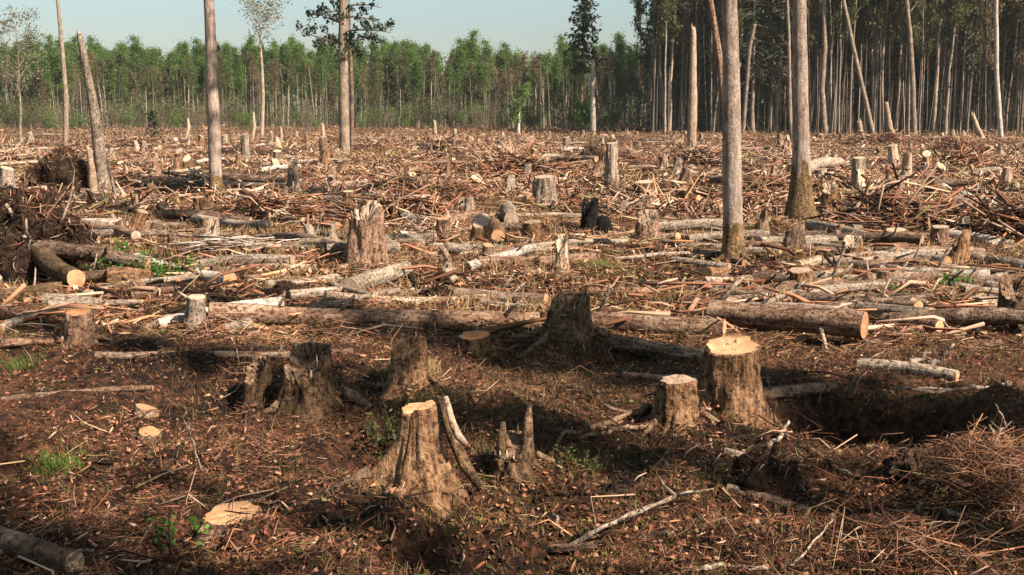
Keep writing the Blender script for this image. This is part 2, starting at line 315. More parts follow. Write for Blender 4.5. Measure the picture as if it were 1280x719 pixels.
# ------------------------------------------------------------------ stumps
def stump_parts(root, rt, rb, h, mat='bark_stump', cut='cut_weathered', lobes=5, jag=0.0, seed=None, slope=(0.06, 0.10), step=0.0, p=2.6, splinter=0, roots=4, rootlen=2.2, segs=56, world=None, lobe_list=None, amp=0.10, rmat='root_wood', shards=7):
    s = rng.random() * 50 if seed is None else seed
    th = np.arange(segs) / segs * 2 * PI; NR = 15; t = np.linspace(0, 1, NR) ** 1.25
    if lobe_list is None: lobe_list = [((i + rng.uniform(-.3, .3)) * 2 * PI / lobes, rng.uniform(0.6, 1.15)) for i in range(lobes)]
    Lb = np.full(segs, 0.3)
    for a, st in lobe_list:
        dd = (th - a + PI) % (2 * PI) - PI; Lb = Lb + 0.8 * st * np.exp(-(dd / 0.36) ** 2)
    T, TH = np.meshgrid(t, th, indexing='ij')
    R = rt * (1 + 0.16 * (1 - T)) + (rb - rt) * (1 - T) ** p * Lb[None]
    R = R * (1 + amp * 2 * fbm(np.cos(TH) * 1.6 + s, np.sin(TH) * 1.6 + T * 1.1 + s, 3, 3)) + rt * 0.16 * fbm(TH * 4.0 + s, T * 3 + s, 3, 5) * 2 + rt * 0.10 * fbm(np.cos(TH) * 5 + s, np.sin(TH) * 5 + T * 6, 2, 4) - rt * 0.13 * np.clip(1 - np.abs(fbm(np.cos(TH) * 4.2 + s, np.sin(TH) * 4.2 + T * 1.2 + s, 2, 7)) * 9, 0, 1)
    z = -0.12 * h - 0.05 + T * (h * 1.12 + 0.05)
    top = slope[0] * np.cos(th) + slope[1] * np.sin(th)
    if jag: top = top + jag * (2.2 * fbm(np.cos(th) * 1.7 + s, np.sin(th) * 1.7 + s, 3, 6) + 0.7 * (vn(np.cos(th) * 2.6 + s, np.sin(th) * 2.6 + s, 2) - 0.45) + 0.35 * np.abs(rng.normal(0, 0.6, segs)))
    if jag: top = np.clip(top, -0.45 * h, 0.22 * h)
    Z = z + (T ** 3) * top[None] * (1 if jag else rt / max(h, 0.01) * h)
    V = np.stack([R * np.cos(TH), R * np.sin(TH), Z], -1)
    mb = MB(); i = np.arange(NR - 1)[:, None] * segs; j = np.arange(segs)[None]; k = (j + 1) % segs
    mb.add(V.reshape(-1, 3), np.stack([i + j, i + k, i + segs + k, i + segs + j], -1).reshape(-1, 4))
    tk = link('trunk', mb.mesh('trunk', mat, True), root)
    ring = V[-1]; c = ring.mean(0)
    cm = MB()
    if jag:
        rows = [c + (ring - c) * np.array([f, f, f2]) - np.array([0, 0, dz * h]) for f, f2, dz in ((1, 1, 0), (0.72, 0.9, 0.05), (0.4, 0.4, 0.13))]
        n = segs; Vv = np.concatenate(rows + [(c - np.array([0, 0, 0.16 * h]))[None]]); jj = np.arange(n); kk = (jj + 1) % n
        Vv[n:] += rng.normal(0, rt * 0.045, (2 * n + 1, 3))
        cm.add(Vv, [np.concatenate([np.stack([a * n + jj, a * n + kk, (a + 1) * n + kk, (a + 1) * n + jj], -1) for a in (0, 1)]), np.stack([2 * n + jj, 2 * n + kk, np.full(n, 3 * n)], -1)])
        link('broken_top', cm.mesh('broken_top', cut), root)
        for q in range(shards):
            v = ring[rng.integers(segs)]; v = c + (v - c) * rng.uniform(0.6, 0.97); hh = rt * rng.uniform(0.12, 0.5); ww = rt * rng.uniform(0.03, 0.075); e = np.array([rng.normal(0, .12), rng.normal(0, .12), 1]) * hh
            sm = MB(); tube(sm, np.array([v - [0, 0, hh * .4], v + e * .5, v + e]), [ww, ww * .8, ww * 0.15], 5, 0.2, cap=True); link('splinter', sm.mesh('splinter', rng.choice(['split_wood', 'root_wood', mat])), tk)
    else:
        rg = c + (ring - c) * 0.93; n = segs; jj = np.arange(n); kk = (jj + 1) % n
        a0 = rng.random() * 6.28; lines = []
        for f in (1.0, 0.8, 0.55, 0.28):
            q = c + (rg - c) * f; side = q[:, 0] - c[0]; side = (np.cos(a0) * (q[:, 0] - c[0]) + np.sin(a0) * (q[:, 1] - c[1])) / rt
            q[:, 2] += 0.010 + step * (side > 0.25) * (1 if f < 1 else 1) + (rng.normal(0, 0.004, n) if f < 1 else 0); lines.append(q)
        Vv = np.concatenate(lines + [(c + np.array([0, 0, 0.012]))[None]])
        cm.add(Vv, [np.concatenate([np.stack([a * n + jj, a * n + kk, (a + 1) * n + kk, (a + 1) * n + jj], -1) for a in (0, 1, 2)]), np.stack([3 * n + jj, 3 * n + kk, np.full(n, 4 * n)], -1)])
        ct_ = link('cut_top', cm.mesh('cut_top', cut), root)
        rm = MB(); rm.add(np.concatenate([ring, lines[0]]), np.stack([jj, kk, n + kk, n + jj], -1)); link('bark_rim', rm.mesh('bark_rim', mat), tk)
        for q in range(splinter):
            u = rng.uniform(-0.8, 0.8); bx = c[:2] + rt * np.array([-math.sin(a0) * u + 0.25 * math.cos(a0), math.cos(a0) * u + 0.25 * math.sin(a0)]); hh = rt * rng.uniform(0.10, 0.32); ww = rt * rng.uniform(0.04, 0.09)
            sm = MB(); tube(sm, [(bx[0], bx[1], c[2] - 0.02), (bx[0], bx[1], c[2] + hh * .5), (bx[0] + ww * .5, bx[1], c[2] + hh)], [ww, ww * .7, ww * 0.12], 5, cap=True); link('splinter', sm.mesh('splinter', 'split_wood'), ct_)
    angs = [a for a, _ in lobe_list][:roots] if roots else []
    for a in angs:
        ln = rb * rng.uniform(0.5, 1.0) * rootlen; n = 7; q = np.linspace(0, 1, n); wob = rng.normal(0, 0.12) ; aa = a + wob * q * 2
        rr = rb * 0.72 + q * ln; X = rr * np.cos(aa); Y = rr * np.sin(aa); r0 = rb * rng.uniform(0.09, 0.15)
        if world is not None: Zr = gz(world[0] + X, world[1] + Y) - world[2]
        else: Zr = np.zeros(n)
        Zr = Zr + r0 * (0.6 - 1.9 * q) + (rb * 0.16) * (1 - q) ** 3
        m2 = MB(); tube(m2, np.c_[X, Y, Zr], r0 * (1 - 0.75 * q), 7, 0.12, 2, cap=True, seed=a); link('root', m2.mesh('root', rmat, True), root)
def stump(label, x, yb, yt, wt, wb, mat='bark_stump', cut='cut_weathered', group=None, name='stump', tilt=(0, 0), **kw):
    p = pt(x, yb - (wb * 0.12)); s = ppm(p)
    o = thing(name, label, 'stump', p, (tilt[0], tilt[1], 0), group)
    stump_parts(o, wt / 2 / s, wb / 2 / s, (yb - wb * 0.12 - yt) / s, mat, cut, world=(p.x, p.y, p.z), **kw)
    return o

# ------------------------------------------------------------------ bulk builders
def sticks(P, D, Ln, R, C, bend=0.0, mb=None):
    """bent three-sided twigs, all in one mesh"""
    n = len(P); D = D / (np.linalg.norm(D, axis=1)[:, None] + 1e-9)
    A = np.cross(D, np.array([0.13, 0.21, 0.97])); A /= np.linalg.norm(A, axis=1)[:, None] + 1e-9; B = np.cross(D, A)
    bv = (A * rng.normal(0, 1, (n, 1)) + B * rng.normal(0, 0.6, (n, 1))) * (bend * Ln)[:, None]
    ring = []
    for t, rs, f in ((-0.5, 1.0, 0), (0.0, 0.9, 1), (0.5, 0.45, 0)):
        c = P + D * (Ln * t)[:, None] + bv * f
        for a in (0, 2.094, 4.189): ring.append(c + (A * math.cos(a) + B * math.sin(a)) * (R * rs)[:, None])
    V = np.stack(ring, 1).reshape(-1, 3)
    f0 = np.array([[0, 1, 4, 3], [1, 2, 5, 4], [2, 0, 3, 5], [3, 4, 7, 6], [4, 5, 8, 7], [5, 3, 6, 8]])
    F = (np.arange(n)[:, None, None] * 9 + f0[None]).reshape(-1, 4); t0 = np.array([[0, 2, 1], [6, 7, 8]])
    F2 = (np.arange(n)[:, None, None] * 9 + t0[None]).reshape(-1, 3)
    mb = mb or MB(); mb.add(V, [F, F2], np.repeat(C, 9, 0) if C is not None else None); return mb
def needles(P, D, Ln, R, C):
    n = len(P); D = D / (np.linalg.norm(D, axis=1)[:, None] + 1e-9)
    A = np.cross(D, np.array([0.13, 0.21, 0.97])); A /= np.linalg.norm(A, axis=1)[:, None] + 1e-9; B = np.cross(D, A); ring = []
    for t, rs in ((-0.5, 1.0), (0.5, 0.5)):
        c = P + D * (Ln * t)[:, None]
        for a in (0, 2.094, 4.189): ring.append(c + (A * math.cos(a) + B * math.sin(a)) * (R * rs)[:, None])
    V = np.stack(ring, 1).reshape(-1, 3); f0 = np.array([[0, 1, 4, 3], [1, 2, 5, 4], [2, 0, 3, 5]])
    mb = MB(); mb.add(V, (np.arange(n)[:, None, None] * 6 + f0[None]).reshape(-1, 4), np.repeat(C, 6, 0)); return mb
def quads(P, U, W, C=None, mb=None):
    V = np.stack([P - U - W * 0.35, P + U * 0.1 - W, P + U, P + U * 0.1 + W], 1).reshape(-1, 3)
    F = np.arange(len(P) * 4).reshape(-1, 4); mb = mb or MB(); mb.add(V, F, np.repeat(C, 4, 0) if C is not None else None); return mb
def rdir(n, flatness=1.0):
    d = rng.normal(0, 1, (n, 3)); d[:, 2] *= flatness; return d / np.linalg.norm(d, axis=1)[:, None]
def leaves(P, size, C=None, mb=None, flat_=1.0):
    n = len(P); U = rdir(n, flat_); W = np.cross(U, rdir(n)); W /= np.linalg.norm(W, axis=1)[:, None] + 1e-9
    s = size * rng.uniform(0.6, 1.35, n); return quads(P, U * s[:, None] * 0.5, W * s[:, None] * 0.32, C, mb)
def scatter(n, d0, d1, extra=1.5, power=1.0):
    """ground points in the clearing between distances d0 and d1, wider than the view"""
    u = rng.random(n); d = np.sqrt(d0 ** 2 + u * (d1 ** 2 - d0 ** 2)) if power == 1 else d0 * (d1 / d0) ** u
    hw = d * 0.47 + extra; return np.c_[rng.uniform(-1, 1, n) * hw, d]
PAL = np.array([(0.20, 0.085, 0.045), (0.12, 0.056, 0.031), (0.25, 0.155, 0.10), (0.47, 0.325, 0.22), (0.03, 0.016, 0.010), (0.40, 0.20, 0.105), (0.31, 0.155, 0.088), (0.39, 0.265, 0.18), (0.24, 0.18, 0.085), (0.10, 0.095, 0.035)])
def pal(n, wts, jit=0.3):
    wts = list(wts) + [0.5, 0.2][len(wts) - 8:] if len(wts) < 10 else wts
    i = rng.choice(len(PAL), n, p=np.array(wts) / sum(wts)); return np.clip(PAL[i] * rng.uniform(1 - jit, 1 + jit, (n, 1)), 0, 0.9)

# ================================================================== GROUND
def axis(segs):
    out = [segs[0][0]]
    for (a, b, st) in segs: out += list(np.linspace(a, b, max(2, int(round((b - a) / st)) + 1))[1:])
    return np.array(out)
xp = axis([(0, 5.5, 0.055), (5.5, 12, 0.14), (12, 40, 0.5), (40, 120, 3), (120, 900, 60)])
xs = np.concatenate([-xp[::-1][:-1], xp])
ys = axis([(-300, -20, 40), (-20, 2.5, 0.8), (2.5, 11.5, 0.055), (11.5, 22, 0.12), (22, 60, 0.4), (60, 200, 2.5), (200, 1800, 80)])
X, Y = np.meshgrid(xs, ys, indexing='xy'); Z = gz(X, Y)
nx, ny = len(xs), len(ys); i = np.arange(ny - 1)[:, None] * nx; j = np.arange(nx - 1)[None]
mb = MB(); mb.add(np.stack([X, Y, Z], -1).reshape(-1, 3), np.stack([i + j, i + j + 1, i + nx + j + 1, i + nx + j], -1).reshape(-1, 4))
tag(link('ground', mb.mesh('ground', 'clearing_soil', True)), kind='structure')

# ================================================================== TREES
def limb_mesh(mb, base, d, ln, r, depth=2, twig=3):
    n = 5; q = np.linspace(0, 1, n); d = d / np.linalg.norm(d); curve = np.array([0, 0, 0.18 * ln]) * (q ** 2)[:, None]
    P = base + d * (q * ln)[:, None] + curve + rng.normal(0, 0.02 * ln, (n, 3)) * q[:, None]
    tube(mb, P, r * (1 - 0.8 * q), 5); tips = [P[-1]]
    if depth > 0:
        for _ in range(twig):
            k = rng.integers(1, n); dd = d + rng.normal(0, 0.55, 3); tips += limb_mesh(mb, P[k], dd, ln * rng.uniform(0.3, 0.55), r * 0.5, depth - 1, max(2, twig - 1))
    return tips
def needle_branch(lf, br, base, az, R, droop, size, dens):
    n = max(2, int(R / (0.30 * size / 0.3) * dens)); q = np.linspace(0.12, 1, n) ** 0.8; d = np.array([math.cos(az), math.sin(az), 0])
    P = base + d * (q * R)[:, None] + np.array([0, 0, 1.0]) * (droop * R * q ** 1.3 + 0.12 * R * q ** 3)[:, None]
    P = np.repeat(P, 2, 0) + rng.normal(0, 0.10 * size / 0.3, (2 * n, 3)); U = np.tile(d, (2 * n, 1)) * 0.6 + rng.normal(0, 0.5, (2 * n, 3)); U[:, 2] -= 0.25
    U /= np.linalg.norm(U, axis=1)[:, None]; W = np.cross(U, rng.normal(0, 0.5, (2 * n, 3)) + np.array([0, 0, 1.0])); W /= np.linalg.norm(W, axis=1)[:, None] + 1e-9
    s = size * rng.uniform(0.6, 1.3, (2 * n, 1)); quads(P, U * s * 0.62, W * s * 0.3, None, lf)
    if br is not None: tube(br, np.array([base, base + d * R * 0.5 + np.array([0, 0, droop * R * 0.45]), base + d * R * 0.95 + np.array([0, 0, droop * R])]), [0.03, 0.02, 0.008], 4)
def spruce(name, label, cat, H, zb, R0, r0, size=0.32, step=0.5, nb=6, dens=1.0, mat='spruce_needles', bmat='bark_forest', power=0.8, top=0.12, dead=True, group=None):
    o = thing(name, label, cat, group=group); z = np.linspace(-0.2, H, 12); wob = np.cumsum(rng.normal(0, 0.04, (12, 2)), 0); wob -= wob[0]
    mb = MB(); tube(mb, np.c_[wob, z], np.maximum(r0 * (1 - z / H), 0.012) * (1 + 0.35 * np.exp(-np.maximum(z, 0) / 0.5)), 8, 0.05); link('trunk', mb.mesh('trunk', bmat, True), o)
    lf = MB(); br = MB(); zz = zb
    while zz < H - 0.15:
        f = (zz - zb) / (H - zb); R = R0 * ((1 - f) ** power * 0.95 + top * 0.3) * (1 if f > 0.08 else 0.7); c = np.array([np.interp(zz, z, wob[:, 0]), np.interp(zz, z, wob[:, 1]), zz])
        for b in range(nb):
            if rng.random() < 0.12: continue
            needle_branch(lf, br, c + np.array([0, 0, rng.uniform(-.2, .2)]), rng.random() * 6.28, R * rng.uniform(0.55, 1.15), -0.32 + 0.45 * f, size, dens)
        zz += step * rng.uniform(0.7, 1.2) * (1 - 0.35 * f)
    if dead:
        for _ in range(int(zb * 3)):
            q = rng.uniform(0.15 * zb, zb); a = rng.random() * 6.28; ln = rng.uniform(0.4, 1.4); b = np.array([0, 0, q]); d = np.array([math.cos(a), math.sin(a), -0.15])
            tube(br, np.array([b, b + d * ln * .5, b + d * ln]), [0.018, 0.012, 0.005], 3)
    link('crown', lf.mesh('crown', mat), o); link('branches', br.mesh('branches', 'bark_forest'), o)
    return o
def leafy(name, label, cat, H, zb, R0, r0, nl=16, per=60, size=0.2, mat='birch_leaves', bmat='bark_forest', up=0.8, bare=False, group=None, spread=0.45):
    o = thing(name, label, cat, group=group); z = np.linspace(-0.2, H, 12); wob = np.cumsum(rng.normal(0, 0.005 * H, (12, 2)), 0); wob -= wob[0]
    mb = MB(); tube(mb, np.c_[wob, z], np.maximum(r0 * (1 - z / H) ** 0.8, 0.012) * (1 + 0.3 * np.exp(-np.maximum(z, 0) / 0.4)), 8, 0.05); link('trunk', mb.mesh('trunk', bmat, True), o)
    br = MB(); tips = []
    for k in range(nl):
        q = zb + (H - zb) * (k + rng.random()) / nl; c = np.array([np.interp(q, z, wob[:, 0]), np.interp(q, z, wob[:, 1]), q]); a = rng.random() * 6.28; f = (q - zb) / (H - zb)
        ln = R0 * rng.uniform(0.6, 1.15) * (1 - 0.65 * f) * (0.65 + 0.7 * min(1, f * 3)); tips += limb_mesh(br, c, np.array([math.cos(a), math.sin(a), up + rng.uniform(-.3, .3)]), ln, r0 * 0.22 * (1 - 0.6 * f) + 0.006, 2, 3)
    link('branches', br.mesh('branches', bmat), o)
    if per:
        T = np.array(tips); P = np.repeat(T, per, 0) + rng.normal(0, spread, (len(T) * per, 3)) * rng.uniform(0.3, 1, (len(T) * per, 1)); P = P[P[:, 2] > zb * 0.75]
        link('crown', leaves(P, size).mesh('crown', mat), o)
    return o

FLM = [('broken white birch', 8, 112), ('leaning slim trunk', 33, 104), ('thin pinkish-white trunk', 40, 92), ('forked pale trunk', 37.5, 105), ('kinked pale trunk', 29, 105), ('reddish broken snag', 14, 92), ('stout pale trunk', 20, 106)]
WLM = [('airy grey-crowned birch', -62), ('thin reddish pole', -55), ('crooked snag', -48), ('tall bare pale trunk', -40), ('slim airy-crowned tree', -33), ('old pine', -23), ('broken birch sapling', 1), ('lone dark conifer', 9)]
def relabel(o, lm): o['group'] = o['group'] + ', ' + lm; o['label'] = o['label'] + ' ' + lm
# ---- the tall dark forest on the right
RF = 'trees of the tall dark forest'
R_PROTO = []
for k in range(3): R_PROTO.append(('pale', leafy('forest_aspen', 'slender pale-trunked leafy tree of the dark forest', 'tree', 23 + k, 7.0 + k * 1.6, 2.4, 0.15 + 0.03 * k, 20, 26, 0.30, 'dark_leaves', 'bark_grey', 0.9, group=RF + ', pale leafy')))
for k in range(3): R_PROTO.append(('spruce', spruce('forest_spruce', 'tall spruce of the dark forest', 'tree', 22 + k * 2, 4.5 + k * 1.2, 2.5, 0.19, 0.42, 0.55, 7, 0.9, group=RF + ', spruces')))
for k in range(2): R_PROTO.append(('brown', leafy('forest_birch', 'brownish bare-twigged tree of the dark forest', 'tree', 21 + k, 5.0 + k, 2.2, 0.12, 22, 14, 0.26, 'brown_buds', 'bark_forest', 0.9, group=RF + ', bare-twigged')))
def edge_ok(x, y): return x > 13.6 + (y - 106) * 0.08
spots = []
def far_enough(x, y, dmin): return all((x - a) ** 2 + (y - b) ** 2 > dmin * dmin for a, b in spots)
tries = 0
while len(spots) < 200 and tries < 12000:
    tries += 1; y = 107 + 38 * rng.random() ** 1.6; x = rng.uniform(10, 62)
    if edge_ok(x, y) and far_enough(x, y, 0.85): spots.append((x, y))
for (x, y) in spots:
    front = y < 116; u = rng.random()
    kind = ('pale' if u < 0.62 else 'brown' if u < 0.8 else 'spruce') if front else ('spruce' if u < 0.66 else 'brown' if u < 0.8 else 'pale')
    c = [o for k, o in R_PROTO if k == kind]; o = c[rng.integers(len(c))]
    sc_ = rng.uniform(0.85, 1.15); wd = rng.uniform(0.42, 0.95) * sc_
    relabel(dup(o, (x, y, float(gz(x, y))), rng.random() * 6.28, (wd, wd, sc_), tilt=(rng.normal(0, 0.015), rng.normal(0, 0.025))), ('at the edge' if y < 113 else 'further in' if y < 124 else 'deep inside') + ' near the ' + min(FLM, key=lambda m_: (m_[1] - x) ** 2 + (m_[2] - y) ** 2)[0])
for k, o in R_PROTO: kill(o)
yng = [spruce('young_spruce', 'young dense spruce shaded by the tall dark forest', 'tree', 7.5 + 2 * k, 0.3, 1.9, 0.09, 0.4, 0.5, 7, 1.0, group=RF + ', young spruces', dead=False) for k in range(2)]
ys_ = []; tries = 0
while len(ys_) < 42 and tries < 5000:
    tries += 1; y = rng.uniform(119, 136); x = rng.uniform(12, 62)
    if edge_ok(x, y) and all((x - a) ** 2 + (y - b) ** 2 > 4 for a, b in ys_): ys_.append((x, y))
for (x, y) in ys_: relabel(dup(yng[rng.integers(2)], (x, y, float(gz(x, y))), rng.random() * 6.28, rng.uniform(0.7, 1.25)), 'near the ' + min(FLM, key=lambda m_: (m_[1] - x) ** 2 + (m_[2] - y) ** 2)[0])
for o in yng: kill(o)
n = 42000; P = np.c_[rng.uniform(20, 85, n), rng.uniform(146, 165, n), rng.uniform(0, 24, n) ** 1.0]
keep = P[:, 2] < 18 + 8 * vn(P[:, 0] / 2.2, P[:, 1] / 3, 1); P = P[keep]; P[:, 2] += gz(P[:, 0], P[:, 1])
lf = leaves(P, 0.75); tag(link('deep_forest', lf.mesh('deep_forest', 'spruce_needles')), 'dark mass of trees deep inside the tall forest', 'forest', kind='stuff')

# ---- the far young wood on the left
LF = 'trees of the far young wood'
L_PROTO = []
for k in range(4): L_PROTO.append(('green', leafy('birch_tree', 'fresh green young birch in the far wood', 'tree', 12 + 0.6 * k, 5.2 + 0.7 * (k % 3), 1.2, 0.12, 22, 22, 0.24, 'birch_leaves', 'bark_grey', 1.6, group=LF + ', green birches', spread=0.5)))
for k in range(3): L_PROTO.append(('pole', leafy('pole_tree', 'slim pale-stemmed pole tree in the far wood', 'tree', 10.5 + k, 5.6 + k, 0.9, 0.13, 14, 9, 0.22, ('birch_leaves', 'dark_leaves', 'brown_buds')[k], 'bark_birch' if k else 'bark_grey', 1.6, group=LF + ', slim poles', spread=0.4)))
for k in range(2): L_PROTO.append(('olive', leafy('alder_tree', 'olive green young alder in the far wood', 'tree', 11 + k, 3.5, 1.3, 0.09, 18, 20, 0.25, 'dark_leaves', 'bark_forest', 1.0, group=LF + ', olive alders', spread=0.5)))
for k in range(3): L_PROTO.append(('brown', leafy('bare_tree', 'leafless brown-twigged young tree in the far wood', 'tree', 9.5 + k, 2.6, 1.3, 0.085, 18, 9, 0.2, 'brown_buds', 'bark_forest', 1.2, group=LF + ', leafless')))
for k in range(2): L_PROTO.append(('spruce', spruce('spruce_tree', 'dark pointed young spruce in the far wood', 'tree', 12.5 + k, 2.5, 1.6, 0.10, 0.42, 0.5, 6, 0.9, group=LF + ', dark spruces')))
spots = []; tries = 0
while len(spots) < 430 and tries < 20000:
    tries += 1; y = 148 + 40 * rng.random() ** 1.5; x = rng.uniform(-0.5 * y - 6, 0.13 * y + 6)
    if far_enough(x, y, 0.95): spots.append((x, y))
for (x, y) in spots:
    u = rng.random(); nb = vn(x / 7.0, y / 16.0, 4)
    if y < 157: kind = 'brown' if u < 0.30 else 'pole' if u < 0.75 else 'green' if u < 0.95 else 'olive'
    else: kind = ('green' if u < 0.72 else 'spruce' if u < 0.80 else 'olive') if nb > 0.42 else ('olive' if u < 0.3 else 'green' if u < 0.8 else 'spruce')
    c = [o for k, o in L_PROTO if k == kind]; o = c[rng.integers(len(c))]
    s = rng.uniform(0.80, 1.0) * (0.80 if y < 157 else (0.88 + (y - 156) * 0.004)); relabel(dup(o, (x, y, float(gz(x, y))), rng.random() * 6.28, (s * rng.uniform(0.85, 1.2), s * rng.uniform(0.85, 1.2), s), tilt=(0, rng.normal(0, 0.03))), 'behind the ' + min(WLM, key=lambda m_: abs(m_[1] - x * 150 / y))[0])
for k, o in L_PROTO: kill(o)
n = 45000; P = np.c_[rng.uniform(-125, 45, n), rng.uniform(191, 206, n), rng.uniform(0, 14, n)]
keep = P[:, 2] < 9.8 + 3.6 * vn(P[:, 0] / 1.3, P[:, 1] / 2, 1); P = P[keep]; P[:, 2] += gz(P[:, 0], P[:, 1])
tag(link('distant_wood', leaves(P, 0.62).mesh('distant_wood', 'birch_leaves')), 'distant green mass of the young wood behind its front trees', 'forest', kind='stuff')
n = 46000; P = np.c_[rng.uniform(-100, 22, n), rng.uniform(150, 190, n), rng.uniform(0, 1, n) ** 1.1 * 8.5]; P = P[vn(P[:, 0] / 2.5, P[:, 2] / 2.5, 3) > 0.3]; P = P[P[:, 0] > -0.5 * P[:, 1] - 6]; P[:, 2] += gz(P[:, 0], P[:, 1])
tag(link('wood_understorey', leaves(P, 0.26).mesh('wood_understorey', 'dark_leaves')), 'fine olive twigs and buds filling the lower half of the far wood', 'undergrowth', kind='stuff')
n = 16000; P = np.c_[rng.uniform(-100, 22, n), rng.uniform(149, 186, n), 1 + rng.uniform(0, 1, n) * 8]; P = P[(P[:, 0] > -0.5 * P[:, 1] - 6) & (vn(P[:, 0] / 2.2 + 8, P[:, 2] / 2.0, 5) > 0.4)]; P[:, 2] += gz(P[:, 0], P[:, 1])
tag(link('wood_understorey', leaves(P, 0.24).mesh('wood_understorey', 'birch_leaves')), 'fresh green twigs leafing out among the stems of the far wood', 'undergrowth', kind='stuff')
n = 900; P = np.c_[rng.uniform(-100, 22, n), 146 + 40 * rng.random(n) ** 1.5, np.zeros(n)]; Ln = rng.uniform(2.5, 8.5, n); P[:, 2] = gz(P[:, 0], P[:, 1]) + Ln / 2; D = np.c_[rng.normal(0, .06, (n, 2)), np.ones(n)]
tag(link('thin_stems', needles(P, D, Ln, rng.uniform(0.02, 0.055, n), np.array([0.24, 0.205, 0.15]) * rng.uniform(0.4, 1.6, (n, 1))).mesh('thin_stems', 'litter')), 'countless thin pale stems standing in the far wood', 'undergrowth', kind='stuff')
n = 900; P = np.c_[rng.uniform(12, 66, n), 108 + 36 * rng.random(n) ** 1.3, np.zeros(n)]; P = P[P[:, 0] > 13.2 + (P[:, 1] - 106) * .08]; n = len(P); Ln = rng.uniform(5, 14, n); P[:, 2] = gz(P[:, 0], P[:, 1]) + Ln / 2; D = np.c_[rng.normal(0, .035, (n, 2)), np.ones(n)]
tag(link('thin_stems', needles(P, D, Ln, rng.uniform(0.025, 0.075, n), np.array([0.22, 0.175, 0.14]) * rng.uniform(0.4, 1.6, (n, 1))).mesh('thin_stems', 'litter')), 'countless thin grey-brown stems crowding the tall dark forest', 'undergrowth', kind='stuff')
n = 30000; P = np.c_[rng.uniform(15, 66, n), rng.uniform(110, 142, n), rng.uniform(0, 1, n) ** 1.4 * 11]; P = P[(P[:, 0] > 14.5 + (P[:, 1] - 106) * .08) & (vn(P[:, 0] / 1.8, P[:, 1] / 3, 2) > 0.45)]; P[:, 2] += gz(P[:, 0], P[:, 1])
tag(link('forest_understorey', leaves(P, 0.24).mesh('forest_understorey', 'dark_leaves')), 'thin olive undergrowth between the trunks of the tall dark forest', 'undergrowth', kind='stuff')
# bushes at the foot of the wood
def bush(name, label, H, R, mat, per, size, bm, group, ns=10):
    o = thing(name, label, 'bush', group=group); br = MB(); tips = []
    for k in range(ns):
        a = rng.random() * 6.28; tips += limb_mesh(br, np.array([rng.normal(0, .15), rng.normal(0, .15), -0.05]), np.array([math.cos(a) * R / H, math.sin(a) * R / H, 1.0]), H * rng.uniform(0.6, 1.0), 0.022, 2, 3)
    link('stems', br.mesh('stems', bm), o)
    T = np.array(tips); P = np.repeat(T, per, 0) + rng.normal(0, 0.22, (len(T) * per, 3)); P[:, 2] = np.maximum(P[:, 2], 0.1); link('foliage', leaves(P, size).mesh('foliage', mat), o); return o
BG = 'bushes at the foot of the far wood'
bp_ = [bush('leafy_bush', 'bright green bush edging the far wood', 2.6, 1.6, 'birch_leaves', 9, 0.2, 'bark_forest', BG + ', green'),
       bush('bare_bush', 'brown twiggy bush edging the far wood', 3.4, 1.3, 'brown_buds', 5, 0.14, 'bark_forest', BG + ', brown'),
       bush('leafy_bush', 'dull olive bush edging the far wood', 3.6, 1.6, 'dark_leaves', 8, 0.22, 'bark_forest', BG + ', olive')]
for k in range(170):
    y = 124 + 30 * rng.random(); x = rng.uniform(-0.49 * y - 3, 0.10 * y); o = bp_[rng.choice(3, p=[0.25, 0.42, 0.33])]
    s = rng.uniform(0.35, 1.0); relabel(dup(o, (x, y, float(gz(x, y)) - 0.03), rng.random() * 6.28, s), 'behind the ' + min(WLM, key=lambda m_: abs(m_[1] - x * 150 / y))[0])
for o in bp_: kill(o)

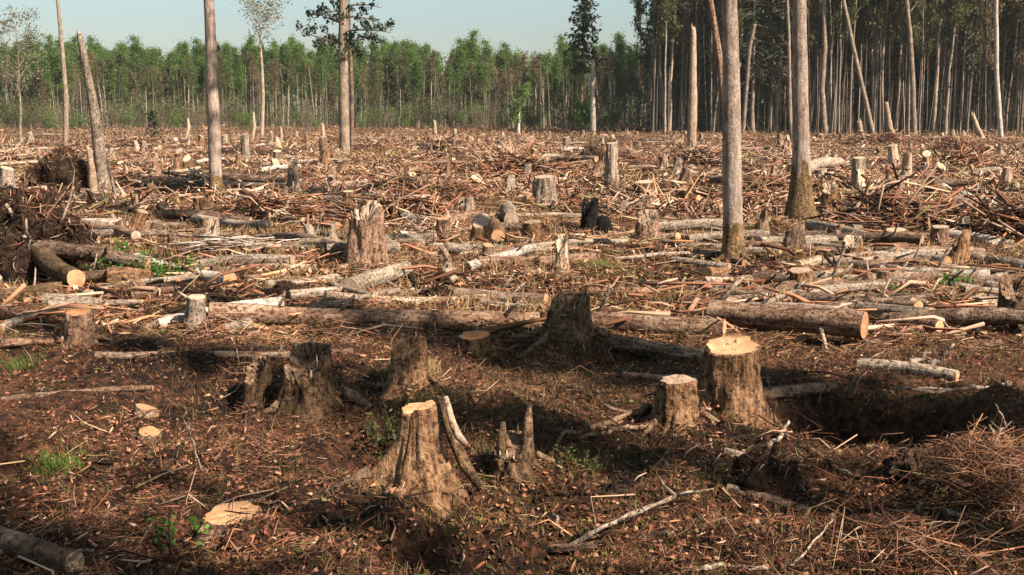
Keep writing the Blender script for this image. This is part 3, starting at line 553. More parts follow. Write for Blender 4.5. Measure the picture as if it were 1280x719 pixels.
# ---- single standing trees, poles and snags in the clearing
def plane_pt(px, py, yy):
    r = ray(px, py); t = yy / r[1]; return np.array([r[0] * t, yy, CAM_H + r[2] * t])
def standing(name, label, pts, H=None, mat='bark_aspen', flare=0.0, flare_h=0.5, jag=False, cat='tree', limbs=0, leafmat_=None, per=10, leaf=0.25, amp=0.05, base_mat='bark_aspen_base', d=None, limb_from=0.45, limb_len=1.6, segs=16):
    b = pt(pts[0][0], pts[0][1]) if d is None else at(pts[0][0], d)
    o = thing(name, label, cat, b); sc_ = ppm(b); W = []; R = []
    for k, (px, py, wpx) in enumerate(pts):
        q = plane_pt(px, py, b.y) if k else np.array(b); W.append(q - np.array(b)); R.append(wpx / 2 / sc_)
    W = np.array(W); R = np.array(R); z0 = W[:, 2].copy()
    if H and H > z0[-1]:
        dv = (W[-1] - W[-2]); dv = dv / max(dv[2], 1e-3); n = 6; add = np.array([W[-1] + dv * (H - z0[-1]) * (i + 1) / n for i in range(n)])
        ra = np.linspace(R[-1], R[-1] * 0.15, n + 1)[1:]; W = np.r_[W, add]; R = np.r_[R, ra]
    zz = np.linspace(0, W[-1, 2], max(14, int(W[-1, 2] / 0.25))); zz = np.r_[-0.15, zz]
    P = np.c_[np.interp(zz, W[:, 2], W[:, 0]), np.interp(zz, W[:, 2], W[:, 1]), zz]; rr = np.interp(zz, W[:, 2], R) * (1 + flare * np.exp(-np.maximum(zz, 0) / (flare_h * 0.5)))
    P[1:, :2] += np.cumsum(rng.normal(0, R[0] * 0.025, (len(P) - 1, 2)), 0)
    mb = MB(); V = tube(mb, P, rr, segs, amp, 2.2, seed=rng.random() * 40, cap=not jag); link('trunk', mb.mesh('trunk', mat, True), o)
    if flare:
        k = max(3, int(np.searchsorted(zz, flare_h)) + 1); ring = V[:k].copy(); c = P[:k, None]; grow = (1.0 + 0.06 * (1 - np.linspace(0, 1, k)) )[:, None, None] + 0.012
        n = segs; f = MB(); VV = c + (ring - c) * grow; VV[-1, :, 2] += rng.normal(0, flare_h * 0.12, n); ii = np.arange(k - 1)[:, None] * n; jj = np.arange(n)[None]; kk = (jj + 1) % n
        f.add(VV.reshape(-1, 3), np.stack([ii + jj, ii + kk, ii + n + kk, ii + n + jj], -1).reshape(-1, 4)); link('root_flare', f.mesh('root_flare', base_mat, True), o)
        for a in (0.4, 2.2, 3.6, 5.2):
            q = np.linspace(0, 1, 6); ln = R[0] * 4; rad = R[0] * 0.8 + q * ln; Xr = rad * math.cos(a); Yr = rad * math.sin(a); Zr = gz(b.x + Xr, b.y + Yr) - b.z + R[0] * (0.35 - 0.7 * q) + R[0] * 0.5 * (1 - q) ** 3
            m2 = MB(); tube(m2, np.c_[Xr, Yr, Zr], R[0] * 0.32 * (1 - 0.75 * q), 7, 0.1, cap=True); link('root', m2.mesh('root', base_mat, True), o)
    if jag:
        c = MB(); ring = V[-1]; n = len(ring); up_ = np.zeros((n, 3)); up_[:, 2] = np.abs(rng.normal(0, R[-1] * 1.1, n)); ctr = ring.mean(0); jj = np.arange(n); kk = (jj + 1) % n
        c.add(np.r_[ring, ctr + (ring - ctr) * 0.8 + up_, [ctr - [0, 0, R[-1]]]], [np.stack([jj, kk, n + kk, n + jj], -1), np.stack([n + jj, n + kk, np.full(n, 2 * n)], -1)]); link('broken_top', c.mesh('broken_top', 'split_wood'), o)
    if limbs:
        br = MB(); tips = []; Hh = P[-1, 2]
        for k in range(limbs):
            q = Hh * rng.uniform(limb_from, 0.97); cc = np.array([np.interp(q, P[:, 2], P[:, 0]), np.interp(q, P[:, 2], P[:, 1]), q]); a = rng.random() * 6.28
            tips += limb_mesh(br, cc, np.array([math.cos(a), math.sin(a), 0.7]), limb_len * rng.uniform(0.5, 1.2), R[0] * 0.2, 2, 3)
        link('branches', br.mesh('branches', mat), o)
        if leafmat_:
            T = np.array(tips); PP = np.repeat(T, per, 0) + rng.normal(0, 0.35, (len(T) * per, 3)); link('crown', leaves(PP, leaf).mesh('crown', leafmat_), o)
    return o
standing('aspen_tree', 'stout pale grey-brown trunk beside a thin dark leaning trunk, rising from mossy flared roots', [(917, 326, 25), (916, 200, 24), (914, 100, 21), (912, 0, 19)], 17, flare=0.35, flare_h=0.28, limbs=22, leafmat_='birch_leaves', limb_from=0.55)
standing('aspen_tree', 'pale straight trunk with broad brown mossy flared base, beside a small split stump', [(1000, 276, 22), (1002, 180, 20.5), (1001, 90, 18), (1000, 0, 16)], 18, flare=0.95, flare_h=1.0, limbs=22, leafmat_='birch_leaves', limb_from=0.55)
standing('aspen_tree', 'tall bare pale trunk leaning slightly, pale sticks piled against its foot', [(270, 246, 16), (268, 150, 15.5), (265, 70, 14), (262, 0, 12.5)], 18, flare=0.15, flare_h=0.35, limbs=20, leafmat_='birch_leaves', limb_from=0.6)
standing('leaning_trunk', 'thin dark leaning trunk close beside the stout pale trunk', [(911, 262, 10), (908, 160, 8), (899, 70, 8), (887, -5, 7)], 14, mat='bark_red', limbs=12, limb_from=0.6)
standing('snag', 'crooked grey snag with broken top beside the dark root heap', [(130, 241, 17), (125, 190, 15), (120, 150, 13), (110, 100, 10), (103, 66, 9), (98, 42, 6.5)], jag=True, mat='bark_grey', flare=0.15, flare_h=0.3, cat='snag', base_mat='bark_grey')
standing('split_slab', 'split slab of pale wood upright against the crooked snag', [(117, 243, 11), (115, 215, 9), (111, 186, 6)], jag=True, mat='split_wood', cat='slab', amp=0.15, segs=8)
standing('branch', 'thin brown stick leaning on the foot of the crooked snag', [(146, 250, 4), (139, 222, 4), (134, 200, 3)], mat='dead_stick', cat='branch', segs=6)
standing('snag', 'slim reddish-pale broken snag without bark standing before the dark forest', [(864, 191, 12), (866, 130, 11), (867, 80, 8.5), (868, 37, 6)], jag=True, mat='split_wood', cat='snag', amp=0.1)
standing('birch_snag', 'broken white birch trunk beside the lone dark spruce', [(740, 160, 8), (740, 120, 7), (741, 76, 5)], jag=True, mat='bark_birch', cat='snag', d=112)
standing('thin_tree', 'thin pole-like tree, grey above and reddish below, before the far wood', [(86, 180, 7), (83, 120, 6), (78, 60, 5), (72, 0, 4)], 16, mat='bark_pine', limbs=8, limb_from=0.75, d=70)
standing('thin_tree', 'pale slim trunk with a small airy crown above the far wood', [(330, 166, 5), (329, 120, 4.5), (327, 80, 3.5), (325, 40, 2)], 12.0, mat='bark_grey', limbs=20, limb_from=0.72, leafmat_='pale_buds', per=5, leaf=0.22, limb_len=1.9, d=106)
standing('thin_tree', 'straight thin pinkish-white trunk before the dark forest edge', [(1246, 172, 6), (1246, 90, 5.5), (1246, 0, 5)], 18, mat='bark_birch', limbs=14, limb_from=0.6, d=92)
standing('thin_tree', 'slim pale trunk tucked against the flared pale tree', [(989, 214, 7), (988, 150, 5), (986, 60, 4), (984, 0, 3.5)], 15, mat='bark_grey', limbs=14, limb_from=0.6, d=66)
standing('leaning_trunk', 'slim pale trunk leaning steeply across the dark forest edge', [(1088, 158, 6), (1078, 110, 5.5), (1068, 65, 5), (1054, 0, 4.5)], 16, mat='bark_grey', limbs=8, limb_from=0.7, d=104)
standing('thin_tree', 'forked pale trunk at the dark forest edge', [(1138, 165, 7), (1141, 110, 6.5), (1137, 40, 5), (1133, 0, 4.5)], 18, mat='bark_grey', limbs=12, limb_from=0.6, d=105)
standing('thin_tree', 'pale forked tree with a kinked trunk at the dark forest edge', [(1028, 166, 7), (1026, 110, 6.5), (1030, 60, 6), (1028, 0, 5)], 18, mat='bark_grey', limbs=12, limb_from=0.6, d=105)
standing('leaning_trunk', 'slim grey trunk leaning against its upright neighbour in the dark forest', [(926, 120, 5), (938, 60, 4.5), (944, 30, 4)], 8, mat='bark_grey', d=103)
standing('snag', 'short splintered pale snag in the slash before the dark forest', [(1115, 184, 10), (1112, 160, 8), (1108, 130, 5)], jag=True, mat='split_wood', cat='snag', d=78, amp=0.2)
standing('snag', 'low forked pale snag in the slash before the thin pinkish trunk', [(1224, 172, 7), (1221, 158, 6), (1216, 144, 5)], jag=True, mat='split_wood', cat='snag', d=86, amp=0.2)
standing('snag', 'squat pale snag with a blunt splintered head before the dark forest', [(1077, 182, 7), (1076, 166, 7), (1074, 153, 6)], jag=True, mat='split_wood', cat='snag', d=80, amp=0.2)
for (px, py, tp, wpx, d) in [(318, 175, 142, 4, 84), (340, 178, 166, 5, 76), (544, 184, 152, 5, 74), (236, 170, 150, 4, 88), (404, 178, 156, 5, 74), (352, 180, 160, 4, 70)]:
    p = at(px, d); standing('snag', 'small pale broken pole standing in the far slash', [(px, py, wpx), (px, (py + tp) / 2, wpx), (px - 1, tp, wpx * 0.7)], jag=True, mat='split_wood', cat='snag', d=d, amp=0.15)['group'] = 'small pale poles in the far slash'

# pine with side branches (beyond the middle of the clearing)
b = pt(431, 194); s = ppm(b)
o = standing('pine_tree', 'old pine with ragged needle tufts on bare crooked side branches', [(431, 194, 13), (430, 120, 12), (429, 50, 11), (430, 0, 10)], 12, mat='bark_pine')
br = MB(); lf = MB()
def wpt(px, py): return plane_pt(px, py, b.y) - np.array(b)
for a_, b_, c_ in [((430, 57), (405, 48), (380, 42)), ((430, 30), (405, 22), (384, 10)), ((429, 14), (410, 12), (396, 22)), ((430, 40), (455, 34), (487, 40)), ((430, 22), (452, 20), (478, 30)), ((430, 8), (455, 2), (475, 8)), ((430, 50), (450, 52), (470, 44)), ((430, 2), (400, -6), (382, -14)), ((430, -10), (460, -18), (484, -22)), ((430, -22), (405, -34), (388, -40)), ((430, -30), (455, -50), (470, -60)), ((430, -60), (408, -75), (395, -85))]:
    A, B, C = wpt(*a_), wpt(*b_), wpt(*c_); dy = rng.uniform(-1.2, 1.2); B[1] += dy * 0.5; C[1] += dy
    q = np.linspace(0, 1, 9)[:, None]; P = A * (1 - q) ** 2 + 2 * B * q * (1 - q) + C * q * q; tube(br, P, 0.045 * (1 - 0.8 * q[:, 0]) + 0.006, 5)
    for f in (0.3, 0.45, 0.6, 0.7, 0.78, 0.85, 0.92, 1.0):
        c = P[min(8, int(f * 8))]; e = c + rng.normal(0, 0.2, 3) + np.array([0, 0, 0.08]); tube(br, np.array([c, e]), [0.012, 0.006], 3)
        if rng.random() < 0.65: leaves(e + rng.normal(0, 0.10, (26, 3)), 0.17, None, lf)
for k in range(26):
    q = rng.uniform(4.5, 11.5); a = rng.random() * 6.28; ln = rng.uniform(0.5, 1.5); e = np.array([math.cos(a) * ln, math.sin(a) * ln, q + 0.1]); tube(br, np.array([[0, 0, q - .1], e]), [0.03, 0.01], 4); leaves(e + rng.normal(0, 0.15, (30, 3)), 0.17, None, lf)
link('branches', br.mesh('branches', 'bark_spruce'), o); link('crown', lf.mesh('crown', 'pine_needles'), o)
standing('dead_trunk', 'thin dead trunk right beside the old pine', [(441, 186, 5), (440, 120, 5), (438, 60, 4), (437, 20, 3)], 9, mat='bark_spruce', d=62)
# lone dark spruce before the far wood
p = at(725, 120); o = spruce('spruce_tree', 'lone dark conifer with layered branches rising above the far wood', 'tree', 16.2, 6.6, 2.3, 0.2, 0.46, 0.55, 9, 1.7, 'spruce_needles', 'bark_red', 0.6, dead=True); o.location = p
p = at(729, 113); o = bush('dense_bush', 'dense dark green bush beside the broken white birch', 2.7, 0.6, 'bush_leaves', 16, 0.22, 'bark_forest', None, 9); o.location = p; o.pop('group', None)
p = at(648, 98); o = leafy('sapling', 'broken birch sapling with pale trunk and yellow-green leaves', 'tree', 4.3, 0.6, 1.25, 0.16, 14, 10, 0.2, 'birch_leaves', 'bark_birch', 0.9, spread=0.22); o.location = p
p = at(32, 84); o = leafy('birch_tree', 'airy grey-crowned birch rising above the far wood near the thin reddish pole', 'tree', 8.6, 3.2, 2.1, 0.10, 20, 10, 0.16, 'pale_buds', 'bark_grey', 1.0, spread=0.3); o.location = p
p = at(197, 88); o = spruce('spruce_sapling', 'small dark scraggy spruce sapling in the far slash', 'sapling', 2.4, 0.2, 0.9, 0.05, 0.25, 0.22, 6, 1.0, dead=False); o.location = p
# trees at the near edge of the clearing; their crowns shade the foreground
EL = 'slender spruce at the near edge of the clearing, shading the foreground stumps'
sh = [spruce('edge_spruce', EL, 'tree', 18, 2.5, 0.95, 0.12, 0.24, 0.42, 8, 1.5, power=0.45, group='slender spruces shading the foreground') for k in range(3)]
U2 = np.array([math.sin(SUN_AZ), math.cos(SUN_AZ)]); N2 = np.array([-U2[1], U2[0]])
for k, (c, a, w_) in enumerate([(5.6, 9, 0.75), (5.45, 12.5, 0.6), (7.65, 9, 1.0), (8.0, 12, 0.75), (7.5, 13.5, 0.9), (3.72, 10, 0.4), (2.9, 8.5, 0.7), (2.4, 11.5, 0.9), (1.6, 8.5, 1.3), (1.0, 12, 1.3)]):
    q = N2 * c + U2 * a; dup(sh[k % 3], (q[0], q[1], float(gz(*q)) - 0.05), rng.random() * 6.28, (w_, w_, rng.uniform(0.92, 1.08)))
for o in sh: kill(o)
# ================================================================== STUMPS
PIv = PI
# main foreground stump: strongly flared towards the left, with a torn slab of bark hanging on its right
o = stump('large foreground stump with bright cut top, widely flared mossy roots and a torn slab', 524, 636, 510, 46, 168, 'bark_stump', 'cut_fresh', lobe_list=[(PI * 1.05, 1.9), (PI * 1.36, 0.75), (PI * 1.66, 0.6), (0.1, 0.7), (PI * 0.6, 0.7)], p=2.0, roots=1, rootlen=1.7, splinter=3, step=0.02, amp=0.16, segs=84)
p = o.location; s = ppm(p)
def lp(px, py, dy=0.0): q = plane_pt(px, py, p.y + dy); return q - np.array(p)
mb = MB(); tube(mb, [lp(557, 496, .02), lp(562, 515, -.02), lp(566, 530, -.05), lp(573, 545, -.07), lp(583, 556, -.08)], np.array([3, 4, 4.5, 5, 3]) / s, 8, 0.15, cap=True); link('torn_slab', mb.mesh('torn_slab', 'split_wood', True), o)
mb = MB(); tube(mb, [lp(552, 498, .1), lp(563, 540, .08), lp(580, 580, .04), lp(602, 612, 0)], np.array([5, 7, 8, 5]) / s, 9, 0.2, cap=True); link('torn_bark', mb.mesh('torn_bark', 'bark_mossy', True), o)
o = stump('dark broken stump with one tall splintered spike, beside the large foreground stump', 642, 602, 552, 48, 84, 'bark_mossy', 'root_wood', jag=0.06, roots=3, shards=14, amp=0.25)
p = o.location; s = ppm(p)
mb = MB(); tube(mb, [lp(655, 590), lp(658, 560), lp(660, 530), lp(662, 506)], np.array([9, 8, 6.5, 2.5]) / s, 7, 0.2, cap=True); link('spike', mb.mesh('spike', 'root_wood', True), o)
mb = MB(); tube(mb, [lp(628, 585), lp(627, 555), lp(629, 528)], np.array([9, 7, 3]) / s, 7, 0.2, cap=True); link('spike', mb.mesh('spike', 'bark_mossy', True), o)
stump('small round stump with pale cut top beside the tall thick stump', 846, 536, 476, 47, 76, 'bark_stump', 'cut_weathered', splinter=1, step=0.015, rootlen=1.6, roots=4)
so = stump('tall thick stump with wedge-cut top in front of a cut log end', 914, 520, 434, 68, 100, 'bark_stump', 'cut_fresh', splinter=5, step=0.03, slope=(0.1, 0.08))
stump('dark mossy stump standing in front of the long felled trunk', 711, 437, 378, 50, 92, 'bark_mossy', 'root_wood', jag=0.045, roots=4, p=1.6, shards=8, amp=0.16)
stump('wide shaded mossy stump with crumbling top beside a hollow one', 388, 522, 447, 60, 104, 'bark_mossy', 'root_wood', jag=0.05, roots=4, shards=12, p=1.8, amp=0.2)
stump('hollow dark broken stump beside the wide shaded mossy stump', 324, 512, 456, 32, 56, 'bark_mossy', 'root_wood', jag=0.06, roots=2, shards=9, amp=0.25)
stump('straw-coloured ragged stump with grass around it behind the large foreground stump', 511, 488, 432, 44, 70, 'bark_stump', 'bark_stump', jag=0.06, roots=3)
stump('reddish flared stump with a pale stick leaning on its side', 101, 436, 390, 34, 56, 'bark_red', 'cut_red', roots=3)
stump('squat grey stump between two short logs', 243, 412, 372, 24, 34, 'bark_grey', 'cut_weathered', tilt=(0, 0.12), roots=2)
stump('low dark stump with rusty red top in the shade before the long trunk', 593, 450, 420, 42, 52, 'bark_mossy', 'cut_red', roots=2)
stump('thick cracked stump with dark splits beside the thin branched log', 1264, 424, 358, 36, 50, 'bark_spruce', 'root_wood', jag=0.05)
stump('stump with pale top at the upper end of a short leaning log', 998, 374, 338, 30, 42, 'bark_stump', 'cut_weathered')
stump('tall reddish broken stump overgrown with moss in the mid clearing', 459, 336, 266, 42, 62, 'bark_red', 'cut_weathered', jag=0.10, roots=4)
stump('grey upright stump with a flat whitish top and dark crack', 680, 262, 222, 27, 34, 'bark_grey', 'cut_weathered')
stump('tall narrow stump with white side before the pile of dark roots', 764, 237, 180, 15, 24, 'bark_grey', 'cut_weathered')
stump('brown stump with white cut top and a dark hollow in its side', 805, 262, 228, 24, 32, 'bark_stump', 'cut_weathered')
stump('orange-brown ragged stump beside the charred black stump', 809, 308, 270, 26, 42, 'bark_red', 'split_wood', jag=0.06)
stump('small clean-cut brown stump next to the white-topped stump', 851, 264, 238, 16, 20, 'bark_stump', 'cut_weathered', roots=2)
stump('grey stump with pale top beside a rust-brown root', 1072, 240, 198, 16, 22, 'bark_grey', 'cut_weathered')
stump('small split yellow-brown stump beside the flared pale tree', 1036, 271, 234, 18, 26, 'bark_stump', 'split_wood', jag=0.05)
stump('pale ragged stump with golden base near the tall bare trunk', 367, 248, 206, 13, 22, 'bark_grey', 'cut_weathered', jag=0.06)
stump('slim grey stump in the far slash beside thin pale poles', 307, 203, 168, 10, 13, 'bark_grey', 'cut_weathered', roots=0)
stump('slim brown stump in the far slash beside the old pine', 405, 208, 172, 10, 13, 'bark_red', 'cut_weathered', roots=0)
stump('low stump with broad whitish cut top beside the dark root heap', 100, 268, 244, 30, 38, 'bark_stump', 'cut_weathered', roots=3)
stump('short stump with orange sides among pale sticks', 554, 303, 274, 18, 24, 'bark_red', 'cut_fresh', roots=2)
stump('round yellow-barked stump near a whitish log end', 666, 307, 278, 24, 32, 'bark_stump', 'split_wood', roots=2)
stump('pale barkless upright stump behind the dark mossy stump', 702, 344, 302, 15, 22, 'split_wood', 'cut_weathered', jag=0.05, roots=2)
stump('squat brown stump among layered logs at the foot of the bank', 1118, 312, 288, 28, 34, 'bark_stump', 'cut_weathered', roots=2)
stump('short square-cut stump beside the log with round cut face', 1174, 308, 284, 22, 26, 'bark_red', 'cut_weathered', roots=2)
stump('small white-sided stump leaning before the splintered snag', 1118, 212, 182, 12, 16, 'split_wood', 'cut_weathered', tilt=(0, -0.15), roots=0)
stump('short upright stump in front of the tall bare pale trunk', 250, 275, 247, 16, 24, 'bark_stump', 'cut_weathered', roots=2)
stump('leaning yellowish stump beside the pale branch heap', 166, 296, 262, 16, 26, 'bark_stump', 'split_wood', tilt=(0, 0.45), roots=2)
stump('small stump beside the birch log', 436, 262, 240, 14, 20, 'bark_stump', 'cut_weathered', roots=2)
stump('mossy low stump before the layered right-hand logs', 1065, 326, 300, 22, 32, 'bark_stump', 'cut_weathered', roots=2, jag=0.04)
stump('upright white block of a stump in the far right slash', 1258, 232, 210, 10, 12, 'split_wood', 'cut_weathered', roots=0)
# charred stump
o = stump('charred black double stump lying among pale sticks', 737, 296, 256, 20, 32, 'bark_char', 'bark_char', jag=0.2, roots=2, rmat='bark_char'); p = o.location; s = ppm(p)
mb = MB(); tube(mb, [lp(752, 296, -.05), lp(754, 284, -.05), lp(752, 274, -.05), lp(750, 270, -.05)], np.array([12, 12, 9, 3]) / s, 9, 0.25, cap=True); link('charred_lump', mb.mesh('charred_lump', 'bark_char', True), o)
# flat fresh stump top at ground level
p = pt(289, 657); s = ppm(p); o = thing('low_stump', 'low freshly sawn stump cut almost level with the ground beside a leafy sprout', 'stump', p); stump_parts(o, 36 / s, 42 / s, 0.05, 'bark_red', 'cut_fresh', roots=0, slope=(0.08, 0.14), p=1.4, step=0.006)
for (px, py, wpx) in [(183, 520, 16), (186, 549, 15)]:
    p = pt(px, py); s = ppm(p); o = thing('wood_block', 'small pale sawn wood piece lying in the shaded litter', 'wood', p, (0.25, 0.1, rng.random() * 6), 'pale sawn pieces in the shaded litter'); log_parts(o, 0.05, wpx / s, wpx * 0.9 / s, 'bark_red', 'cut_fresh', 0, 0)

# ================================================================== LOGS
log('long felled spruce trunk lying across the clearing behind the dark mossy stump', (262, 390), (672, 403), 22, 'bark_red', stubs=9, bend=0.006, taper=1.1, ends=(0, 1))
log('thick middle length of felled trunk beside the dark mossy stump', (742, 404), (905, 412), 27, 'bark_red', stubs=3, bend=0.005)
log('thick log with bright sawn end facing a smaller log pile', (890, 394), (1080, 410), 30, 'bark_red', stubs=3, bend=0.004, taper=1.0, lift=(0.02, 0.10), twist=0.42)
log('parallel log lying close behind the thick bright-ended log', (905, 398), (1068, 396), 22, 'bark_spruce', stubs=3, bend=0.01)
log('shaded log with round orange end pointing at the tall thick stump', (768, 428), (886, 438), 21, 'bark_spruce', 'cut_fresh', stubs=1, bend=0.01, twist=0.35, lift=(0, 0.04))
log('thin dark log trailing away from the bright sawn end', (1080, 430), (1250, 430), 14, 'bark_red', stubs=2)
log('log with small round pale end among broken branches', (1105, 400), (1174, 405), 17, 'bark_red', 'cut_fresh', stubs=1, twist=0.4, lift=(0, 0.05))
log('pale forked log with two upright branch stubs by the pit', (1074, 457), (1196, 471), 17, 'bark_grey', 'cut_fresh', stubs=3, bend=0.03)
log('whitish birch log beside green weeds', (1100, 342), (1236, 346), 19, 'bark_birch', 'cut_weathered', stubs=2)
log('pinkish log half under the pale layered logs', (1118, 318), (1182, 328), 17, 'bark_grey', stubs=1)
log('slim log sloping down behind the white birch log', (1180, 312), (1290, 336), 14, 'bark_grey', stubs=3)
log('long grey log, lower of the layered pair', (1062, 288), (1206, 270), 17, 'bark_grey', stubs=2, ends=(0, 1))
log('long grey log, upper of the layered pair', (1108, 277), (1232, 252), 14, 'bark_grey', stubs=2, ends=(0, 1))
log('thin pole lying behind the layered grey logs', (1205, 262), (1262, 254), 8, 'bark_grey', stubs=1)
log('stout log showing a round creamy cut face', (1195, 258), (1262, 266), 23, 'bark_spruce', 'cut_fresh', stubs=0, sink=0.9, twist=1.4, lift=(0, 0.06))
log('white-barked short log lying below the round creamy face', (1222, 286), (1285, 284), 11, 'bark_birch', stubs=0)
log('log sloping up to the pale-topped stump', (900, 380), (1016, 363), 17, 'bark_spruce', stubs=3, lift=(0, 0.05))
log('short brown log right of the pale-topped stump', (1046, 360), (1104, 356), 16, 'bark_red', stubs=0)
log('dark pole lying among chips below the short brown log', (1098, 364), (1142, 376), 13, 'bark_spruce', stubs=1)
log('pale log behind the small round-ended log', (1110, 404), (1190, 398), 11, 'bark_grey', stubs=2)
log('thin dark pole behind the white weeds', (1060, 380), (1180, 392), 9, 'bark_spruce', stubs=3)
log('thick grey log slanting up in the open mid clearing', (436, 360), (507, 336), 24, 'bark_grey', 'cut_weathered', stubs=1, bend=0.0)
log('white birch log with orange cut end beside the green weeds', (172, 326), (287, 347), 19, 'bark_birch', 'cut_fresh', stubs=2, twist=0.4, lift=(0, 0.03))
log('weathered log, upper of two lying behind the long trunk', (332, 358), (421, 348), 15, 'bark_grey', stubs=1)
log('weathered log, lower of two lying behind the long trunk', (362, 370), (426, 363), 14, 'bark_grey', stubs=0)
log('dark rotting log at the foot of the root mound', (-12, 372), (92, 358), 16, 'bark_mossy', stubs=2)
log('grey log half buried beside the dark rotting log', (55, 376), (125, 382), 18, 'bark_grey', stubs=1)
log('thin pale crooked branch propped on the grey log', (62, 384), (178, 385), 9, 'dead_stick', stubs=3, name='log', lift=(0.03, 0.05))
log('thin reddish log lying beside the reddish flared stump', (-10, 431), (64, 427), 11, 'bark_red', stubs=1)
log('long thin half-buried log in front of the long felled trunk', (120, 445), (440, 440), 10, 'bark_spruce', stubs=6, sink=0.45)
log('short pale log with reddish end beside the squat grey stump', (325, 399), (278, 413), 17, 'bark_grey', 'cut_red', stubs=0)
log('slim pale log leaning up to the squat grey stump', (184, 412), (238, 384), 9, 'bark_grey', stubs=1, lift=(0, 0.06))
log('small log behind the squat grey stump', (300, 394), (345, 388), 10, 'bark_grey', stubs=1)
log('stout log with round yellow cut face emerging from the root mound', (48, 316), (93, 318), 25, 'bark_mossy', 'cut_fresh', stubs=0, sink=0.9, twist=1.6, lift=(0, 0.03))
log('pale log, upper of a layered pair near the pine', (392, 237), (480, 247), 11, 'bark_grey', stubs=1)
log('pale log, lower of a layered pair near the pine', (400, 250), (540, 256), 10, 'bark_grey', stubs=1)
log('long thin pale pole behind the reddish moss-grown stump', (376, 268), (545, 262), 7, 'bark_grey', stubs=2)
log('pale yellow log beside the tall bare trunk', (275, 241), (345, 240), 8, 'split_wood', stubs=0)
log('short thick log of two stacked behind the birch weeds, upper', (100, 281), (152, 279), 14, 'bark_grey', 'cut_weathered', stubs=0)
log('short thick log of two stacked behind the birch weeds, lower', (104, 293), (150, 292), 14, 'bark_grey', 'cut_weathered', stubs=0)
log('whitish short log lying askew right of the tall reddish stump', (490, 270), (546, 283), 14, 'bark_birch', stubs=1)
log('grey log below the whitish askew log', (482, 299), (545, 297), 12, 'bark_grey', stubs=1)
log('long pale pole beside the whitish round log end', (640, 270), (742, 271), 7, 'bark_grey', stubs=1)
log('pale pole passing behind the charred black stump', (745, 270), (812, 268), 6, 'bark_grey', stubs=1)
log('white peeled pole lying in front of the charred stump', (733, 299), (802, 288), 7, 'split_wood', stubs=0)
log('round-faced log pointing out of the slash, pale face', (634, 262), (639, 275), 19, 'bark_grey', 'cut_weathered', stubs=0, sink=0.9)
log('yellow-faced log pointing out of the slash', (617, 282), (622, 296), 18, 'bark_stump', 'cut_fresh', stubs=0, sink=0.9)
log('reddish rotten log with pale broken splinters', (598, 330), (742, 322), 17, 'bark_red', stubs=3, ends=(0, 0))
log('white short log lying on the right-hand slash', (1178, 236), (1214, 250), 13, 'bark_birch', stubs=1)
log('thick pale log in the far slash beside the flared pale tree', (1006, 212), (1050, 203), 15, 'bark_grey', stubs=0)
log('pale stubby log under the thick pale far log', (1014, 224), (1040, 219), 11, 'bark_grey', stubs=0)
log('rust-brown root sweeping up beside the grey stump', (1030, 238), (1062, 200), 8, 'bark_red', stubs=1, lift=(0, 0.25))
log('long dark pole in the right far slash', (1085, 210), (1190, 208), 7, 'bark_spruce', stubs=1)
log('reddish root log lying right of the tall thick stump', (945, 494), (1038, 486), 17, 'bark_red', stubs=1, ends=(0, 0))
log('brown foreground log with shredded bark and broken end', (-25, 664), (92, 704), 30, 'bark_red', stubs=1, ends=(0, 0))
log('grey peeled log lying in the shaded foreground twigs', (692, 690), (835, 668), 11, 'bark_spruce', stubs=2, ends=(0, 0))
log('slim shaded log below the small round stump', (910, 612), (1010, 640), 14, 'bark_spruce', stubs=2)
log('rotten orange-ended log by the rim of the pit', (905, 590), (955, 580), 26, 'bark_mossy', 'cut_red', stubs=0)
log('short grey log by the rim of the pit', (905, 566), (965, 578), 14, 'bark_grey', stubs=0)
log('slender log in the shade before the mossy stump', (780, 470), (885, 474), 10, 'bark_spruce', stubs=1)
log('slender mossy log lying across the shaded left ground', (0, 500), (190, 486), 9, 'bark_red', stubs=2, sink=0.4)
log('pale branch log on the ground left of the reddish stump', (0, 412), (40, 396), 12, 'bark_grey', stubs=1)
log('pinkish log under the yellow weeds right', (1218, 300), (1275, 304), 10, 'bark_grey', stubs=1)
log('grey pole left of the flared pale tree', (930, 262), (990, 254), 8, 'bark_grey', stubs=1)
log('thin straight pole left of the stout pale trunk', (768, 324), (905, 316), 5, 'bark_grey', stubs=1)
log('long grey pole right of the stout pale trunk', (930, 306), (1035, 298), 6, 'bark_grey', stubs=2)

